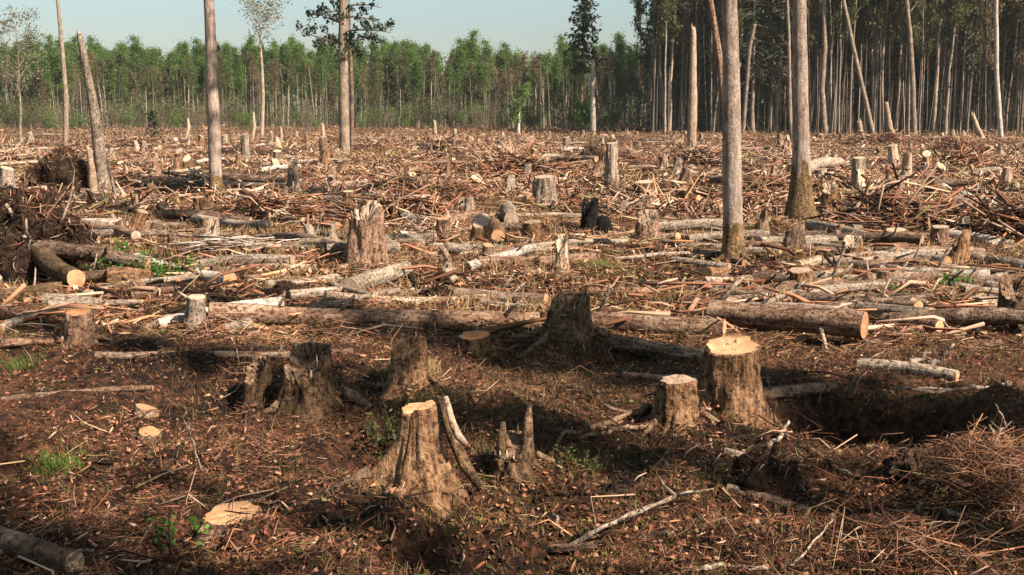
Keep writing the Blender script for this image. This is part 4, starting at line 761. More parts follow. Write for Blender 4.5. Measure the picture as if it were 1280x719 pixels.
for (n_, x0, x1, y0, y1, what, gname) in [(26, 1060, 1300, 262, 398, 'log in the criss-cross below the round creamy cut face', 'criss-crossed logs below the creamy face'), (14, 860, 1060, 290, 392, 'log strewn around the stout pale trunk', 'logs strewn around the stout pale trunk'), (16, 280, 620, 228, 318, 'log strewn around the tall reddish mossy stump', 'logs strewn around the tall reddish stump'), (8, 20, 240, 255, 300, 'log strewn behind the green weeds and birch log', 'logs behind the weeds')]:
    for k in range(n_):
        yy = rng.uniform(y0, y1); xx = rng.uniform(x0, x1); sc_ = (yy - 142) / 200; ln = rng.uniform(60, 150) * sc_; sl = rng.normal(0, 0.10)
        bk = rng.choice(['bark_grey', 'bark_red', 'bark_spruce', 'bark_grey']); ct_2 = rng.choice(['cut_fresh', 'cut_weathered']); ww = {'bark_grey': 'pale grey', 'bark_red': 'reddish', 'bark_spruce': 'dark'}[bk] + (' orange-ended' if ct_2 == 'cut_fresh' else ' dull-ended')
        log(ww + ' ' + what, (xx - ln / 2, yy - sl * ln), (xx + ln / 2, yy), rng.uniform(9, 19) * sc_, bk, ct_2, stubs=2, bend=0.02, group=ww + ' ' + gname, twist=rng.uniform(0.1, 0.6), lift=(0, rng.uniform(0, 0.08)), segs=12)
# branches with a shape of their own
def branch(label, pts, wpx, mat='dead_stick', lifts=None, forks=2, name='branch', group=None):
    p0 = pt(pts[0][0], pts[0][1]); s = ppm(p0); o = thing(name, label, 'branch', p0, group=group); r = wpx / 2 / s
    W = []
    for k, (px, py) in enumerate(pts):
        lf = 0 if lifts is None else lifts[k]
        q = plane_pt(px, py, p0.y) if lf == 'v' else np.array(pt(px, py, r * 0.8)) + np.array([0, 0, lf])
        W.append(q - np.array(p0))
    W = np.array(W); n = 12; q = np.linspace(0, len(W) - 1, n); P = np.stack([np.interp(q, np.arange(len(W)), W[:, i]) for i in range(3)], -1); P[1:-1] += rng.normal(0, r * 0.5, (n - 2, 3))
    mb = MB(); tube(mb, P, r * np.linspace(1, 0.5, n), 7, 0.12, cap=True); st_ = link('stem', mb.mesh('stem', mat, True), o)
    for f in range(forks):
        k = rng.integers(3, n - 1); d = (P[k] - P[k - 1]); d /= np.linalg.norm(d) + 1e-9; e = d + rng.normal(0, 0.45, 3); e[2] = abs(e[2]) * 0.7; e *= rng.uniform(6, 16) * r
        m2 = MB(); tube(m2, np.array([P[k], P[k] + e * .5, P[k] + e + rng.normal(0, r, 3)]), [r * .6, r * .45, r * .2], 5, cap=True); link('twig', m2.mesh('twig', mat, True), st_)
    return o
branch('pale stick leaning against the reddish flared stump', [(76, 428), (90, 405), (98, 388)], 9, lifts=[0, 'v', 'v'], forks=0)
branch('thin pale stick standing upright beside the heap of pale branches', [(390, 306), (397, 287), (404, 266)], 4, lifts=[0, 'v', 'v'], forks=0)
branch('white split slab standing upright in a hollow', [(566, 352), (560, 330), (554, 311)], 13, 'split_wood', lifts=[0, 'v', 'v'], forks=0)
branch('short white splinter standing beside the reddish rotten log', [(741, 322), (746, 312), (750, 305)], 6, 'split_wood', lifts=[0, 'v', 'v'], forks=0)
branch('long reddish-white stick leaning over the root mound', [(60, 296), (44, 268), (22, 232)], 7, lifts=['v', 'v', 'v'], forks=1).location = pt(60, 345)
branch('thin grey stick leaning on the root mound below the long one', [(22, 346), (30, 320), (38, 300)], 5, lifts=[0, 'v', 'v'], forks=0)
branch('forked pale branch curving across the shaded foreground', [(700, 690), (765, 663), (820, 640), (872, 630)], 7, 'dead_stick', lifts=[0, 0.03, 0.05, 0.06], forks=3)
branch('pale root reaching away from the small round stump', [(812, 510), (760, 530), (697, 552)], 10, 'root_wood', forks=1)
branch('thin pale root below the root of the small round stump', [(825, 528), (770, 536), (720, 552)], 8, 'root_wood', forks=1)
branch('pale stick in the shaded foreground below the broken stump', [(690, 650), (700, 664), (705, 672)], 5, lifts=[0.03, 0.02, 0], forks=0)
branch('upright curved stub on the pale forked log', [(1158, 462), (1172, 452), (1192, 430)], 8, 'bark_grey', lifts=[0.05, 'v', 'v'], forks=0)
branch('short straight stub on the pale forked log', [(1138, 460), (1150, 450), (1162, 440)], 8, 'bark_grey', lifts=[0.05, 'v', 'v'], forks=0)
branch('thin branch bent over the rim of the pit', [(1262, 480), (1210, 486), (1160, 492)], 7, forks=3)
branch('arching pale twig over the brown twig heap', [(1240, 560), (1258, 530), (1244, 505)], 4, lifts=[0, 'v', 'v'], forks=1)
branch('pale crossed twig in the foreground below the twig heap', [(985, 712), (1015, 690), (1042, 668)], 4, lifts=[0, 0.04, 0.08], forks=1)
branch('dark root reaching down from the mossy shaded bank', [(1140, 610), (1150, 640), (1172, 690)], 9, 'root_wood', forks=3)
branch('grey root lying over the foreground twigs', [(1180, 640), (1230, 650), (1290, 640)], 8, 'bark_grey', forks=3)
branch('thin pale stem standing in the left shaded litter', [(252, 592), (243, 556), (228, 520)], 3, lifts=[0, 'v', 'v'], forks=1)
branch('short pale twig lying by the low sawn stump', [(300, 626), (330, 628), (368, 630)], 5, forks=1)
branch('white-tipped twig below the large foreground stump', [(430, 650), (455, 640), (478, 628)], 4, forks=0)
branch('pale stick right of the long grey pole', [(960, 560), (975, 552), (985, 540)], 7, lifts=[0, 0.03, 0.07], forks=0)
branch('pale forked root over the bank of the pit', [(1010, 560), (1050, 590), (1088, 600)], 7, 'root_wood', forks=2)
branch('pale twig lying by the foreground hollow', [(870, 715), (905, 705), (960, 712)], 8, 'bark_grey', forks=1)
branch('slanted dead branch in the hollow beside the white slab', [(512, 352), (524, 366), (532, 374)], 6, 'bark_char', lifts=[.05, .03, 0], forks=1)
for k in range(5):
    branch('slim peeled pole stacked slantwise against the tall bare trunk', [(232 + 7 * k + 4, 222 + k * 1.2), (252 + 6 * k, 232 + k * 1.5), (275 + 6 * k, 244 + k)], 3.4, 'split_wood', lifts=[0.30 - 0.02 * k, 0.18, 0.05], forks=0, group='slim poles stacked against the tall bare trunk')
# heap of pale branches: each stick its own part
o = thing('branch_heap', 'heap of pale thin crossed branches on open ground', 'branches', pt(305, 312)); p = o.location
for k in range(46):
    a = rng.normal(0.12, 0.3); L_ = rng.uniform(0.5, 1.35); c = np.array([rng.normal(0, 0.42), rng.normal(0, 0.28), 0]); d = np.array([math.cos(a), math.sin(a), rng.normal(0, 0.09)]); q = np.linspace(-.5, .5, 5)[:, None]
    P = c + d * q * L_; P[:, 2] += gz(P[:, 0] + p.x, P[:, 1] + p.y) - p.z + rng.uniform(0.01, 0.16) * (1 - abs(c[0]) / 1.5); P += rng.normal(0, 0.012, P.shape); mb = MB(); r = rng.uniform(0.008, 0.017)
    tube(mb, P, r * np.linspace(1, .55, 5), 5, cap=True); link('stick', mb.mesh('stick', 'bark_birch' if rng.random() < 0.5 else 'dead_stick', True), o)

# ================================================================== UPROOTED ROOT PLATES AND TWIG HEAPS
def root_plate(label, base, wpx, hpx, nroots, seed):
    p = pt(*base); s = ppm(p); o = thing('root_plate', label, 'root plate', p); W = wpx / s; H = hpx / s
    nu, nv = 44, 30; u = np.linspace(0, 2 * PI, nu, endpoint=False); v = np.linspace(-0.25, PI / 2, nv); VV, UU = np.meshgrid(v, u, indexing='ij')
    rr = 1 + 1.3 * fbm(np.cos(UU) * 2.2 + seed + VV, np.sin(UU) * 2.2 + VV * 2.0, 4, 2); Xb = rr * np.cos(UU) * np.cos(VV) * W / 2; Yb = rr * np.sin(UU) * np.cos(VV) * W * 0.3 + 0.25 * W; Zb = rr * np.sin(VV) * H * 0.82
    mb = MB(); i = np.arange(nv - 1)[:, None] * nu; j = np.arange(nu)[None]; k = (j + 1) % nu; mb.add(np.stack([Xb, Yb, Zb], -1).reshape(-1, 3), np.stack([i + j, i + k, i + nu + k, i + nu + j], -1).reshape(-1, 4)); link('earth', mb.mesh('earth', 'earth_clod', True), o)
    for q in range(nroots):
        vi = rng.integers(2, nv - 1); ui = rng.integers(0, nu); c = np.array([Xb[vi, ui], Yb[vi, ui], Zb[vi, ui]]); d = c - np.array([0, 0.25 * W, H * 0.2]); d /= np.linalg.norm(d) + 1e-9; d += rng.normal(0, 0.55, 3); ln = rng.uniform(0.15, 0.42) * H; t = np.linspace(0, 1, 5)[:, None]
        P = c - d * 0.04 + d * t * ln + rng.normal(0, 0.35, 3) * t ** 2 * ln; P[:, 2] = np.maximum(P[:, 2], -0.05); r = rng.uniform(0.006, 0.026) * H; mb = MB(); tube(mb, P, r * (1 - 0.7 * t[:, 0]), 5, cap=True); link('root', mb.mesh('root', 'root_wood' if rng.random() < 0.8 else 'dead_stick', True), o)
    n = nroots * 14; vi = rng.integers(1, nv, n); ui = rng.integers(0, nu, n); P = np.stack([Xb[vi, ui], Yb[vi, ui], Zb[vi, ui]], -1) + rng.normal(0, 0.02, (n, 3)); D = rdir(n) + np.array([0, -0.2, -0.4])
    link('root_tangle', sticks(P, D, rng.uniform(0.08, 0.4, n) * H, rng.uniform(0.003, 0.011, n) * H, pal(n, [2, 4, .8, .2, 6, .1, .8, .3]), 0.2).mesh('root_tangle', 'litter'), o)
    return o
root_plate('large dark uprooted root mound with a round yellow log end below it', (24, 346), 165, 100, 50, 3.0)
root_plate('dark bristling uprooted root heap beside the crooked snag', (74, 238), 84, 50, 60, 8.0)
root_plate('small dark root heap beside the tall narrow stump', (742, 206), 36, 22, 26, 5.0)
root_plate('low dark root clod beside the weathered log pair', (356, 374), 50, 22, 26, 6.0)
root_plate('rusty dark root clod between the pit and the fallen pole', (960, 630), 90, 60, 34, 9.0)
root_plate('dark earthy root clod between the small round stump and the forked branch', (775, 628), 70, 26, 22, 14.0)
root_plate('reddish earthy root clod on the rim of the pit by the brown twig heap', (1150, 600), 90, 34, 26, 17.0)
root_plate('low dark root clod in the shade left of the large foreground stump', (120, 585), 90, 16, 14, 21.0)
root_plate('small dark root clod in the hollow beside the white slab', (545, 378), 46, 20, 24, 11.0)
def twig_heap(label, base, wpx, hpx, n, cols, rad=0.004):
    p = pt(*base); s = ppm(p); W = wpx / s / 2; H = hpx / s
    q = rng.normal(0, 0.45, (n, 2)); P = np.c_[q[:, 0] * W, q[:, 1] * W * 0.8, np.zeros(n)]; g = np.exp(-(q ** 2).sum(1) * 1.2); P[:, 2] = gz(P[:, 0] + p.x, P[:, 1] + p.y) - p.z + rng.random(n) * H * g
    D = rdir(n, 0.45); mb = sticks(P, D, rng.uniform(0.1, 0.45, n), rng.uniform(0.4, 1.3, n) * rad, pal(n, cols), 0.2)
    o = tag(link('twig_heap', mb.mesh('twig_heap', 'litter')), label, 'twig heap', kind='stuff'); o.location = p; return o
twig_heap('springy heap of rust-brown dead twigs beside the pit', (1235, 632), 140, 80, 800, [5, 3, 1, .3, 2, .6, 3, .3], 0.0028)
twig_heap('low heap of rust-brown twigs behind the pale log pair', (575, 250), 120, 14, 500, [5, 3, 1, .4, 1, 1, 4, .5], 0.012)
twig_heap('heap of dark brush before the tall dark forest edge', (1075, 182), 50, 20, 250, [3, 3, 1, 1, 3, 1, 1, 1], 0.03)
twig_heap('small heap of twigs behind the pale-topped stump', (1150, 372), 110, 20, 400, [3, 2, 2, 2, 1, 1, 2, 2], 0.007)
twig_heap('brushy heap of dark twigs in the foreground shade below the root clod', (1130, 700), 300, 40, 500, [3, 4, 1, .5, 5, .3, 1, .5], 0.003)

# ================================================================== SCATTERED STUMPS AND LOGS OF THE CLEARING
LM = [('crooked snag', pt(130, 241)), ('tall bare leaning pale trunk', pt(270, 246)), ('old pine', pt(431, 194)), ('stout pale trunk', pt(917, 326)), ('flared pale tree', pt(1000, 276)), ('reddish broken snag', pt(864, 191)), ('tall narrow white-sided stump', pt(764, 237)), ('grey flat-topped stump', pt(680, 262)), ('tall reddish mossy stump', pt(459, 336)), ('round creamy log face', pt(1250, 272)), ('splintered pale snag', at(1115, 78)), ('thin pinkish-white trunk', at(1246, 92)), ('thin reddish pole', at(86, 70)), ('broken birch sapling', at(648, 98)), ('broken white birch', at(740, 112)), ('pale airy-crowned slim tree', at(330, 106)), ('leaning slim forest trunk', at(1088, 104))]
def near_lm(x, y): return min(LM, key=lambda m_: (m_[1].x - x) ** 2 + (m_[1].y - y) ** 2)[0]
protos = []
for k, (mt, ct, jg, wd) in enumerate([('bark_stump', 'cut_weathered', 0, 'brown'), ('bark_red', 'root_wood', 0.05, 'reddish'), ('bark_grey', 'cut_weathered', 0, 'pale'), ('bark_stump', 'root_wood', 0.06, 'ragged brown'), ('bark_red', 'cut_fresh', 0, 'rusty'), ('split_wood', 'split_wood', 0.05, 'splintered barkless'), ('bark_spruce', 'cut_weathered', 0, 'dark'), ('bark_grey', 'split_wood', 0.06, 'ragged pale')]):
    o = thing('stump', 'x', 'stump'); stump_parts(o, 0.16, 0.30, 0.36 + 0.07 * (k % 3), mt, ct, jag=jg, segs=24, roots=3 if k % 2 == 0 else 0, amp=0.22, shards=4, slope=(rng.normal(0, .25), rng.normal(0, .25))); protos.append((o, wd))
HAND = [(o.location.x, o.location.y) for o in col.objects if o.parent is None and o.get('category') in ('stump', 'tree', 'snag', 'root plate')]
pts_ = []; tries = 0
while len(pts_) < 290 and tries < 5000:
    tries += 1; q = scatter(1, 13, 104, 2, 1.0 if rng.random() < 0.45 else 0)[0]
    if all((q[0] - a) ** 2 + (q[1] - b) ** 2 > 0.55 for a, b in HAND) and all((q[0] - a) ** 2 + (q[1] - b) ** 2 > 1.2 for a, b in pts_): pts_.append(q)
for q in pts_:
    s = rng.uniform(0.5, 1.15) * (0.8 if q[1] < 24 else 1); o, wd = protos[rng.integers(len(protos))]; lm = near_lm(*q)
    dup(o, (q[0], q[1], float(gz(*q)) - 0.03), rng.random() * 6.28, (s, s, s * rng.uniform(0.6, 1.5)), 'small %s stump in the slash around the %s' % (wd, lm), '%s stumps around the %s' % (wd, lm), (rng.normal(0, .10), rng.normal(0, .10)))
for o, *_ in protos: kill(o)
protos = []
for k, (mt, ct, L_, r, wd) in enumerate([('bark_grey', 'cut_weathered', 1.6, 0.10, 'pale grey'), ('bark_spruce', 'cut_fresh', 2.4, 0.12, 'dark'), ('bark_red', 'cut_weathered', 1.1, 0.12, 'short reddish'), ('bark_birch', 'cut_weathered', 1.3, 0.09, 'white birch'), ('split_wood', 'cut_weathered', 2.0, 0.06, 'peeled'), ('bark_grey', 'cut_weathered', 3.2, 0.07, 'long grey'), ('bark_red', 'cut_fresh', 3.0, 0.09, 'long reddish'), ('split_wood', 'cut_fresh', 0.45, 0.09, 'stubby peeled'), ('bark_stump', 'cut_fresh', 0.5, 0.13, 'stubby brown')]):
    kn = 'log_block' if L_ < 0.6 else 'fallen_pole' if r < 0.08 else 'log'; o = thing(kn, 'x', kn.split('_')[-1] if kn != 'log_block' else 'log'); log_parts(o, L_, r, r * .85, mt, ct, 0.03, 3, 10, 0.2); protos.append((o, L_, r, wd))
for k in range(380):
    q = scatter(1, 10.5, 106, 2, 1.0 if rng.random() < 0.25 else 0)[0]; o, L_, r, wd = protos[rng.integers(len(protos))]; a = rng.normal(0, 0.6) if rng.random() < 0.6 else rng.random() * 6.28
    s = rng.uniform(0.5, 1.2) * (0.6 + 0.4 * min(1, q[1] / 30)); d = Vector((math.cos(a), math.sin(a), 0)) * L_ * s; A = Vector((q[0], q[1], float(gz(*q)) + r * s * rng.uniform(.3, 1.1))); B = Vector((q[0] + d.x, q[1] + d.y, 0)); B.z = float(gz(B.x, B.y)) + r * s * rng.uniform(0.5, 2.2); lm = near_lm(*q)
    c = dup(o, A, 0, s, '%s %s lying in the slash around the %s' % (wd, o.name.split('.')[0].replace('_', ' '), lm), '%s %ss around the %s' % (wd, o.name.split('.')[0].replace('_', ' '), lm)); place_axis(c, A, B, rng.random() * 6.28)
for o, *_ in protos: kill(o)

bpl = []
for k, (wts, wd) in enumerate([([2, 2, 3, 5, 1.5, .4, 1, 5], 'pale'), ([5, 4, 2, .8, 4, .5, 3, .8], 'rust-brown'), ([2, 4, 3, 2, 5, .3, 1, 2], 'dark')]):
    n = 260; q_ = rng.normal(0, 0.42, (n, 2)); P = np.c_[q_[:, 0] * 1.1, q_[:, 1] * 0.8, rng.random(n) * 0.5 * np.exp(-(q_ ** 2).sum(1) * 1.5) - 0.02]
    o = thing('brush_pile', 'x', 'brush pile'); link('branches', sticks(P, rdir(n, 0.4), rng.uniform(0.3, 1.5, n), rng.uniform(0.006, 0.03, n), pal(n, wts), 0.14).mesh('branches', 'litter'), o); bpl.append((o, wd))
for k in range(46):
    q = scatter(1, 17, 100, 1, 0 if k % 3 else 1.0)[0]; o, wd = bpl[k % 3]; lm = near_lm(*q); s_ = rng.uniform(0.6, 1.35)
    dup(o, (q[0], q[1], float(gz(*q))), rng.random() * 6.28, (s_ * rng.uniform(.9, 1.5), s_, s_ * rng.uniform(.7, 1.2)), '%s pile of tangled branches in the slash around the %s' % (wd, lm), '%s brush piles around the %s' % (wd, lm))
for o, _ in bpl: kill(o)
# ================================================================== PLANTS
def weeds(label, px, py, wpx, hpx, n, size, mat='bush_leaves', name='leafy_weeds', stem=True, depth=0.6):
    p = pt(px, py); s = ppm(p); W = wpx / s / 2; H = hpx / s; o = thing(name, label, 'plant', p); br = MB(); P = []
    for k in range(max(2, n // 14)):
        c = np.array([rng.normal(0, 0.42) * W, rng.normal(0, 0.42) * W * depth, 0]); c[2] = float(gz(c[0] + p.x, c[1] + p.y)) - p.z; e = c + np.array([rng.normal(0, .25) * H, rng.normal(0, .25) * H, H * rng.uniform(0.4, 1.0)])
        tube(br, np.array([c - [0, 0, .02], (c + e) / 2 + rng.normal(0, .01, 3), e]), [0.004, 0.003, 0.002], 4); P.append(c + (e - c) * rng.uniform(0.3, 1.05, (14, 1)) + rng.normal(0, size * 0.8, (14, 3)))
    P = np.concatenate(P); link('stems', br.mesh('stems', 'dark_leaves'), o); link('leaves', leaves(P, size, flat_=0.5).mesh('leaves', mat), o); return o
weeds('bright green leafy weeds growing along the white birch log', 190, 352, 150, 30, 900, 0.05)
weeds('small clump of green weeds above the weeds by the birch log', 152, 318, 30, 16, 110, 0.05)
weeds('green weeds clinging to the root mound', 62, 300, 40, 24, 160, 0.05)
weeds('leafy green sprout with a few broad leaves beside the low sawn stump', 205, 690, 34, 36, 16, 0.045)
weeds('second leafy sprout left of the low sawn stump', 245, 686, 36, 40, 16, 0.045)
weeds('dark green weeds beside the whitish birch log on the right', 1200, 362, 60, 20, 260, 0.045)
weeds('green weeds below the whitish birch log', 1120, 372, 70, 14, 160, 0.04)
weeds('dark green weeds behind the large foreground stump', 488, 560, 50, 60, 200, 0.03, 'dark_leaves')
weeds('dark green weeds in the hollow beside the broken spike stump', 735, 592, 90, 26, 240, 0.025, 'dark_leaves')
weeds('dark weeds on the wall of the pit', 1060, 540, 60, 50, 200, 0.025, 'dark_leaves')
def grass(label, px, py, wpx, dpx, n, h, c0, c1, name='grass_tuft'):
    p = pt(px, py); s = ppm(p); W = wpx / s / 2; q = rng.normal(0, 0.45, (n, 2)) * np.array([W, W * 0.7]); P = np.c_[q, gz(q[:, 0] + p.x, q[:, 1] + p.y) - p.z]
    D = np.c_[rng.normal(0, .35, (n, 2)), np.ones(n)]; hh = h * rng.uniform(.4, 1, n); C = np.array(c0) + (np.array(c1) - np.array(c0)) * rng.random((n, 1)); mb = sticks(P + D * hh[:, None] * .5, D, hh, np.full(n, 0.0022), C, 0.08)
    o = tag(link(name, mb.mesh(name, 'litter')), label, 'grass', kind='stuff'); o.location = p
grass('bright green grass tuft in the shaded litter', 72, 590, 85, 20, 420, 0.075, (0.07, 0.13, 0.02), (0.13, 0.2, 0.04))
grass('dull green grass at the left edge of the shade', 25, 460, 60, 20, 300, 0.07, (0.06, 0.09, 0.02), (0.11, 0.12, 0.04))
grass('yellow grass around the ragged straw-coloured stump', 512, 470, 70, 20, 420, 0.16, (0.24, 0.17, 0.07), (0.36, 0.26, 0.12))
grass('green grass patch right of the pale barkless stump', 745, 332, 60, 10, 400, 0.08, (0.09, 0.11, 0.025), (0.16, 0.16, 0.05))
grass('green mossy grass right of the stout pale trunk', 945, 352, 80, 10, 500, 0.06, (0.09, 0.10, 0.025), (0.18, 0.16, 0.06))

# ================================================================== LITTER (nobody could count it)
def ground_z(q): return gz(q[:, 0], q[:, 1])
def litter(name, label, cat, n, d0, d1, Lr, Rr, wts, flatness, lift, bend=0.08, clump=0.0, power=1.0, ns=1.6, aim=0.0):
    q = scatter(int(n * (1.8 if clump else 1)), d0, d1, 1.5, power)
    if clump: keep = rng.random(len(q)) < np.clip((vn(q[:, 0] / ns, q[:, 1] / ns, 3) - 0.5 + 0.3) * 1.5, 0.08, 1) ** clump; q = q[keep][:n]
    m_ = len(q); D = rdir(m_, flatness)
    if aim: D[:, 0] += np.sign(D[:, 0]) * aim; D /= np.linalg.norm(D, axis=1)[:, None]
    u = rng.random(m_) ** 2; Ln = Lr[0] + (Lr[1] - Lr[0]) * u; R = (Rr[0] + (Rr[1] - Rr[0]) * rng.random(m_) ** 2)
    P = np.c_[q, ground_z(q) + R * 0.4 + rng.random(m_) ** 2 * lift]
    ex = 0.5 * Ln * 0.9
    for sg in (-1, 1):      # keep both ends out of the ground
        E = P + D * (ex * sg)[:, None]; dz = gz(E[:, 0], E[:, 1]) - E[:, 2]; D[:, 2] += np.where(dz > 0.02, sg * (dz - 0.01) / np.maximum(ex, .02) * 0.8, 0)
    C = pal(m_, wts); k1 = vn(q[:, 0] / (ns * 2.2) + 9, q[:, 1] / (ns * 3.0), 2)[:, None]; k2 = np.clip((vn(q[:, 0] / (ns * 1.7), q[:, 1] / (ns * 2.3) + 5, 7)[:, None] - 0.58) * 5, 0, 1)
    C = C * (0.62 + 0.75 * k1) * (1 - k2 * np.array([[0.25, 0.12, 0.3]])); C[:, 0:1] *= 1 + 0.14 * (1 - k1)      # drifts of darker, redder and mossier litter
    mb = sticks(P, D, Ln, R, C, bend) if bend else needles(P, D, Ln, R, C); tag(link(name, mb.mesh(name, 'litter')), label, cat, kind='stuff')
litter('twig_litter', 'fine dead twigs and needles strewn over the shaded near ground', 'twigs', 110000, 4.2, 12, (0.012, 0.085), (0.0009, 0.0026), [8, 6, .7, .25, 10, .5, 3, .25, .5, 1.2], 0.5, 0.05, 0, clump=0.5, power=0, ns=0.7)
litter('branch_litter', 'broken dead branches strewn over the near ground', 'branches', 4800, 4.2, 13, (0.05, 0.42), (0.0016, 0.0075), [3, 5, 1.4, .7, 7, .2, 1, .7], 0.4, 0.09, 0.2, clump=1.2, power=0, ns=0.9)
litter('twig_litter', 'dead twigs and bark strewn over the sunlit middle ground', 'twigs', 75000, 9.5, 27, (0.03, 0.30), (0.002, 0.008), [4, 3, 2, 1.4, 4, 1.2, 3, 1.4, 2, 2], 0.3, 0.07, 0, clump=0.7, power=0, ns=1.1)
litter('branch_litter', 'broken branches strewn over the middle ground', 'branches', 3400, 10, 38, (0.2, 1.1), (0.007, 0.032), [3, 2, 2.5, 2.0, 1.6, 1, 3, 2.2], 0.26, 0.12, 0.12, clump=1.4, power=0, aim=0.3)
litter('slash_litter', 'brushy brown slash along the foot of the far wood', 'slash', 9000, 100, 150, (0.2, 1.3), (0.012, 0.04), [4, 3, 2.5, 2, 2, 1, 3, 2], 0.9, 0.5, 0, clump=0.8, power=1.0, ns=4.0)
litter('slash_litter', 'tangled slash of branches covering the far clearing', 'slash', 52000, 22, 114, (0.08, 0.6), (0.009, 0.042), [3, 2.5, 3.5, 3, 3, .5, 1.8, 3.5, 2.5, 1.2], 0.6, 0.3, 0, clump=1.7, power=0, ns=3.0)
litter('chip_litter', 'pale wood chips and bark scraps scattered over the far clearing', 'chips', 13000, 26, 112, (0.10, 0.42), (0.010, 0.048), [2, 1, 3, 4, 1.5, .5, 1.2, 4, 1, 0], 0.7, 0.2, 0.02, clump=0.8, power=0, ns=2.4)
litter('chip_litter', 'split wood and bark scraps scattered over the middle ground', 'chips', 4500, 10, 30, (0.05, 0.28), (0.005, 0.018), [3, 2, 2.5, 2.5, 3, .8, 2, 2.5], 0.5, 0.05, 0.03, clump=1.0, power=0, ns=1.4)
litter('chip_litter', 'orange wood chips and bark scraps scattered over the near ground', 'chips', 6500, 4.2, 17, (0.015, 0.075), (0.004, 0.013), [3, 1.5, 1, 1.5, 2, 2, 4, 1.2], 0.4, 0.03, 0.02, clump=1.2, power=0, ns=0.9)
q = scatter(46000, 4.2, 13, 1.5, 0); kp = rng.random(len(q)) < 0.25 + 0.75 * (vn(q[:, 0] / 0.6, q[:, 1] / 0.6, 5) > 0.45); q = q[kp]; P = np.c_[q, ground_z(q) + rng.random(len(q)) * 0.03]
tag(link('leaf_litter', leaves(P, 0.03, pal(len(P), [9, 6, .3, 0, 11, .2, 1.8, 0, .2, 1]), flat_=0.5).mesh('leaf_litter', 'litter')), 'dead brown leaves and bark flakes carpeting the near ground', 'leaf litter', kind='stuff')
q = scatter(26000, 11, 40, 1.5, 0); P = np.c_[q, ground_z(q) + rng.random(len(q)) * 0.05]
tag(link('leaf_litter', leaves(P, 0.075, pal(len(P), [4, 3, 2, 1, 4, 1, 3, 1]), flat_=0.5).mesh('leaf_litter', 'litter')), 'dead leaves and bark flakes over the middle ground', 'leaf litter', kind='stuff')
# litter piled against the feet of the bigger stumps
bpy.context.view_layer.update(); PP = []; DD = []; LL = []; RR_ = []
for ob in list(col.objects):
    if ob.parent is None and ob.name.split('.')[0] == 'stump' and 'slash around' not in ob['label']:
        rb = max((v.co.xy.length for v in ob.children[0].data.vertices), default=0.2); n = 170; a = rng.random(n) * 6.28; r = rb * (0.55 + 0.75 * rng.random(n) ** 1.4); x = ob.location.x + r * np.cos(a); y = ob.location.y + r * np.sin(a)
        hgt = rb * 0.30 * np.clip(1.35 - r / rb, 0, 1) * rng.random(n); PP.append(np.c_[x, y, gz(x, y) + hgt]); d = rdir(n, 0.5); DD.append(d); k = np.clip(ob.location.y / 7, 0.7, 3); LL.append(rng.uniform(0.04, 0.22, n) * k); RR_.append(rng.uniform(0.0015, 0.005, n) * k)
P = np.concatenate(PP); m_ = len(P); tag(link('twig_litter', sticks(P, np.concatenate(DD), np.concatenate(LL), np.concatenate(RR_), pal(m_, [4, 3, 1.5, 1, 3, 1.5, 3, 1]), 0.1).mesh('twig_litter', 'litter')), 'twigs and bark piled against the feet of the stumps', 'twigs', kind='stuff')
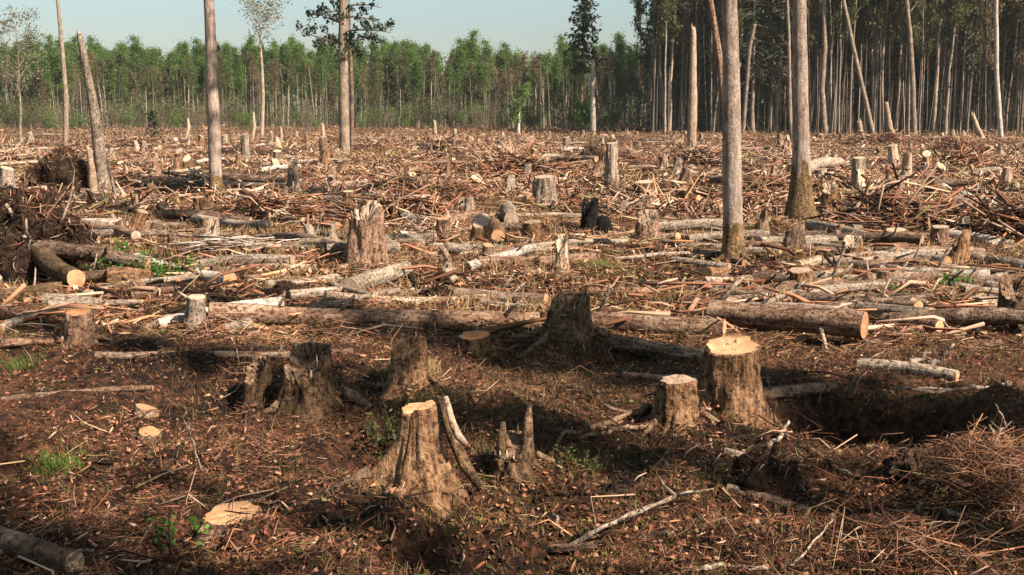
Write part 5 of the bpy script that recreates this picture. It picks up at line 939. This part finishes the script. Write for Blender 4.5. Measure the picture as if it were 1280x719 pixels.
def blades(name, label, n, d0, d1, h, wd, c0, c1, thr, ns, power=1.0, lean=0.55):
    q = scatter(n * 2, d0, d1, 1.5, power); q = q[vn(q[:, 0] / ns + 40, q[:, 1] / ns + 11, 6) + 0.25 * rng.normal(0, 1, len(q)) > thr][:n]; m_ = len(q); g = ground_z(q)
    a = rng.random(m_) * 6.28; hh = h * rng.uniform(.35, 1.1, m_); B = np.c_[q, g - 0.005]; S = np.c_[np.cos(a), np.sin(a), np.zeros(m_)] * wd; Tt = B + np.c_[rng.normal(0, lean, (m_, 2)) * hh[:, None], hh]; M_ = (B + Tt) / 2 + np.c_[np.zeros((m_, 2)), hh * 0.12]
    V = np.stack([B - S, B + S, M_ + S * .7, M_ - S * .7, Tt], 1).reshape(-1, 3); k = np.arange(m_)[:, None] * 5; C = np.array(c0) + (np.array(c1) - np.array(c0)) * rng.random((m_, 1))
    mb = MB(); mb.add(V, [k + np.array([[0, 1, 2, 3]]), k + np.array([[3, 2, 4]])], np.repeat(C, 5, 0)); tag(link(name, mb.mesh(name, 'litter')), label, 'grass', kind='stuff')
blades('dry_grass', 'dry straw-coloured grass between the near stumps', 28000, 4.2, 12, 0.075, 0.0016, (0.13, 0.085, 0.035), (0.30, 0.21, 0.10), 0.52, 1.1)
blades('moss_grass', 'short olive green growth over the near and middle ground', 40000, 4.2, 24, 0.05, 0.0025, (0.04, 0.055, 0.012), (0.12, 0.125, 0.03), 0.56, 1.5, 0)
blades('dry_grass', 'dry straw-coloured grass over the middle and far clearing', 60000, 11, 90, 0.16, 0.005, (0.18, 0.115, 0.05), (0.36, 0.25, 0.13), 0.5, 2.2, 0, 0.6)
blades('green_regrowth', 'dull green and straw regrowth fringing the far wood', 15000, 88, 150, 0.42, 0.025, (0.08, 0.07, 0.026), (0.26, 0.17, 0.09), 0.5, 5.0, 1.0, 0.6)

# ================================================================== HAZE
m = bpy.data.materials.new('thin_air'); m.use_nodes = True; MAT['thin_air'] = m; m.node_tree.nodes.clear()
ou = m.node_tree.nodes.new('ShaderNodeOutputMaterial'); pv = m.node_tree.nodes.new('ShaderNodeVolumePrincipled'); pv.inputs['Density'].default_value = 0.00016; pv.inputs['Color'].default_value = (0.88, 0.94, 0.95, 1)
m.node_tree.links.new(pv.outputs[0], ou.inputs['Volume'])
mb = MB(); x0, x1, y0, y1, z0, z1 = -180, 180, -60, 260, -3, 31
mb.add([(x, y, z) for z in (z0, z1) for y in (y0, y1) for x in (x0, x1)], np.array([[0, 2, 3, 1], [4, 5, 7, 6], [0, 1, 5, 4], [2, 6, 7, 3], [0, 4, 6, 2], [1, 3, 7, 5]]))
tag(link('haze', mb.mesh('haze', 'thin_air')), 'thin pale haze in the air over the clearing', 'haze', kind='stuff')
sc.cycles.volume_bounces = 0
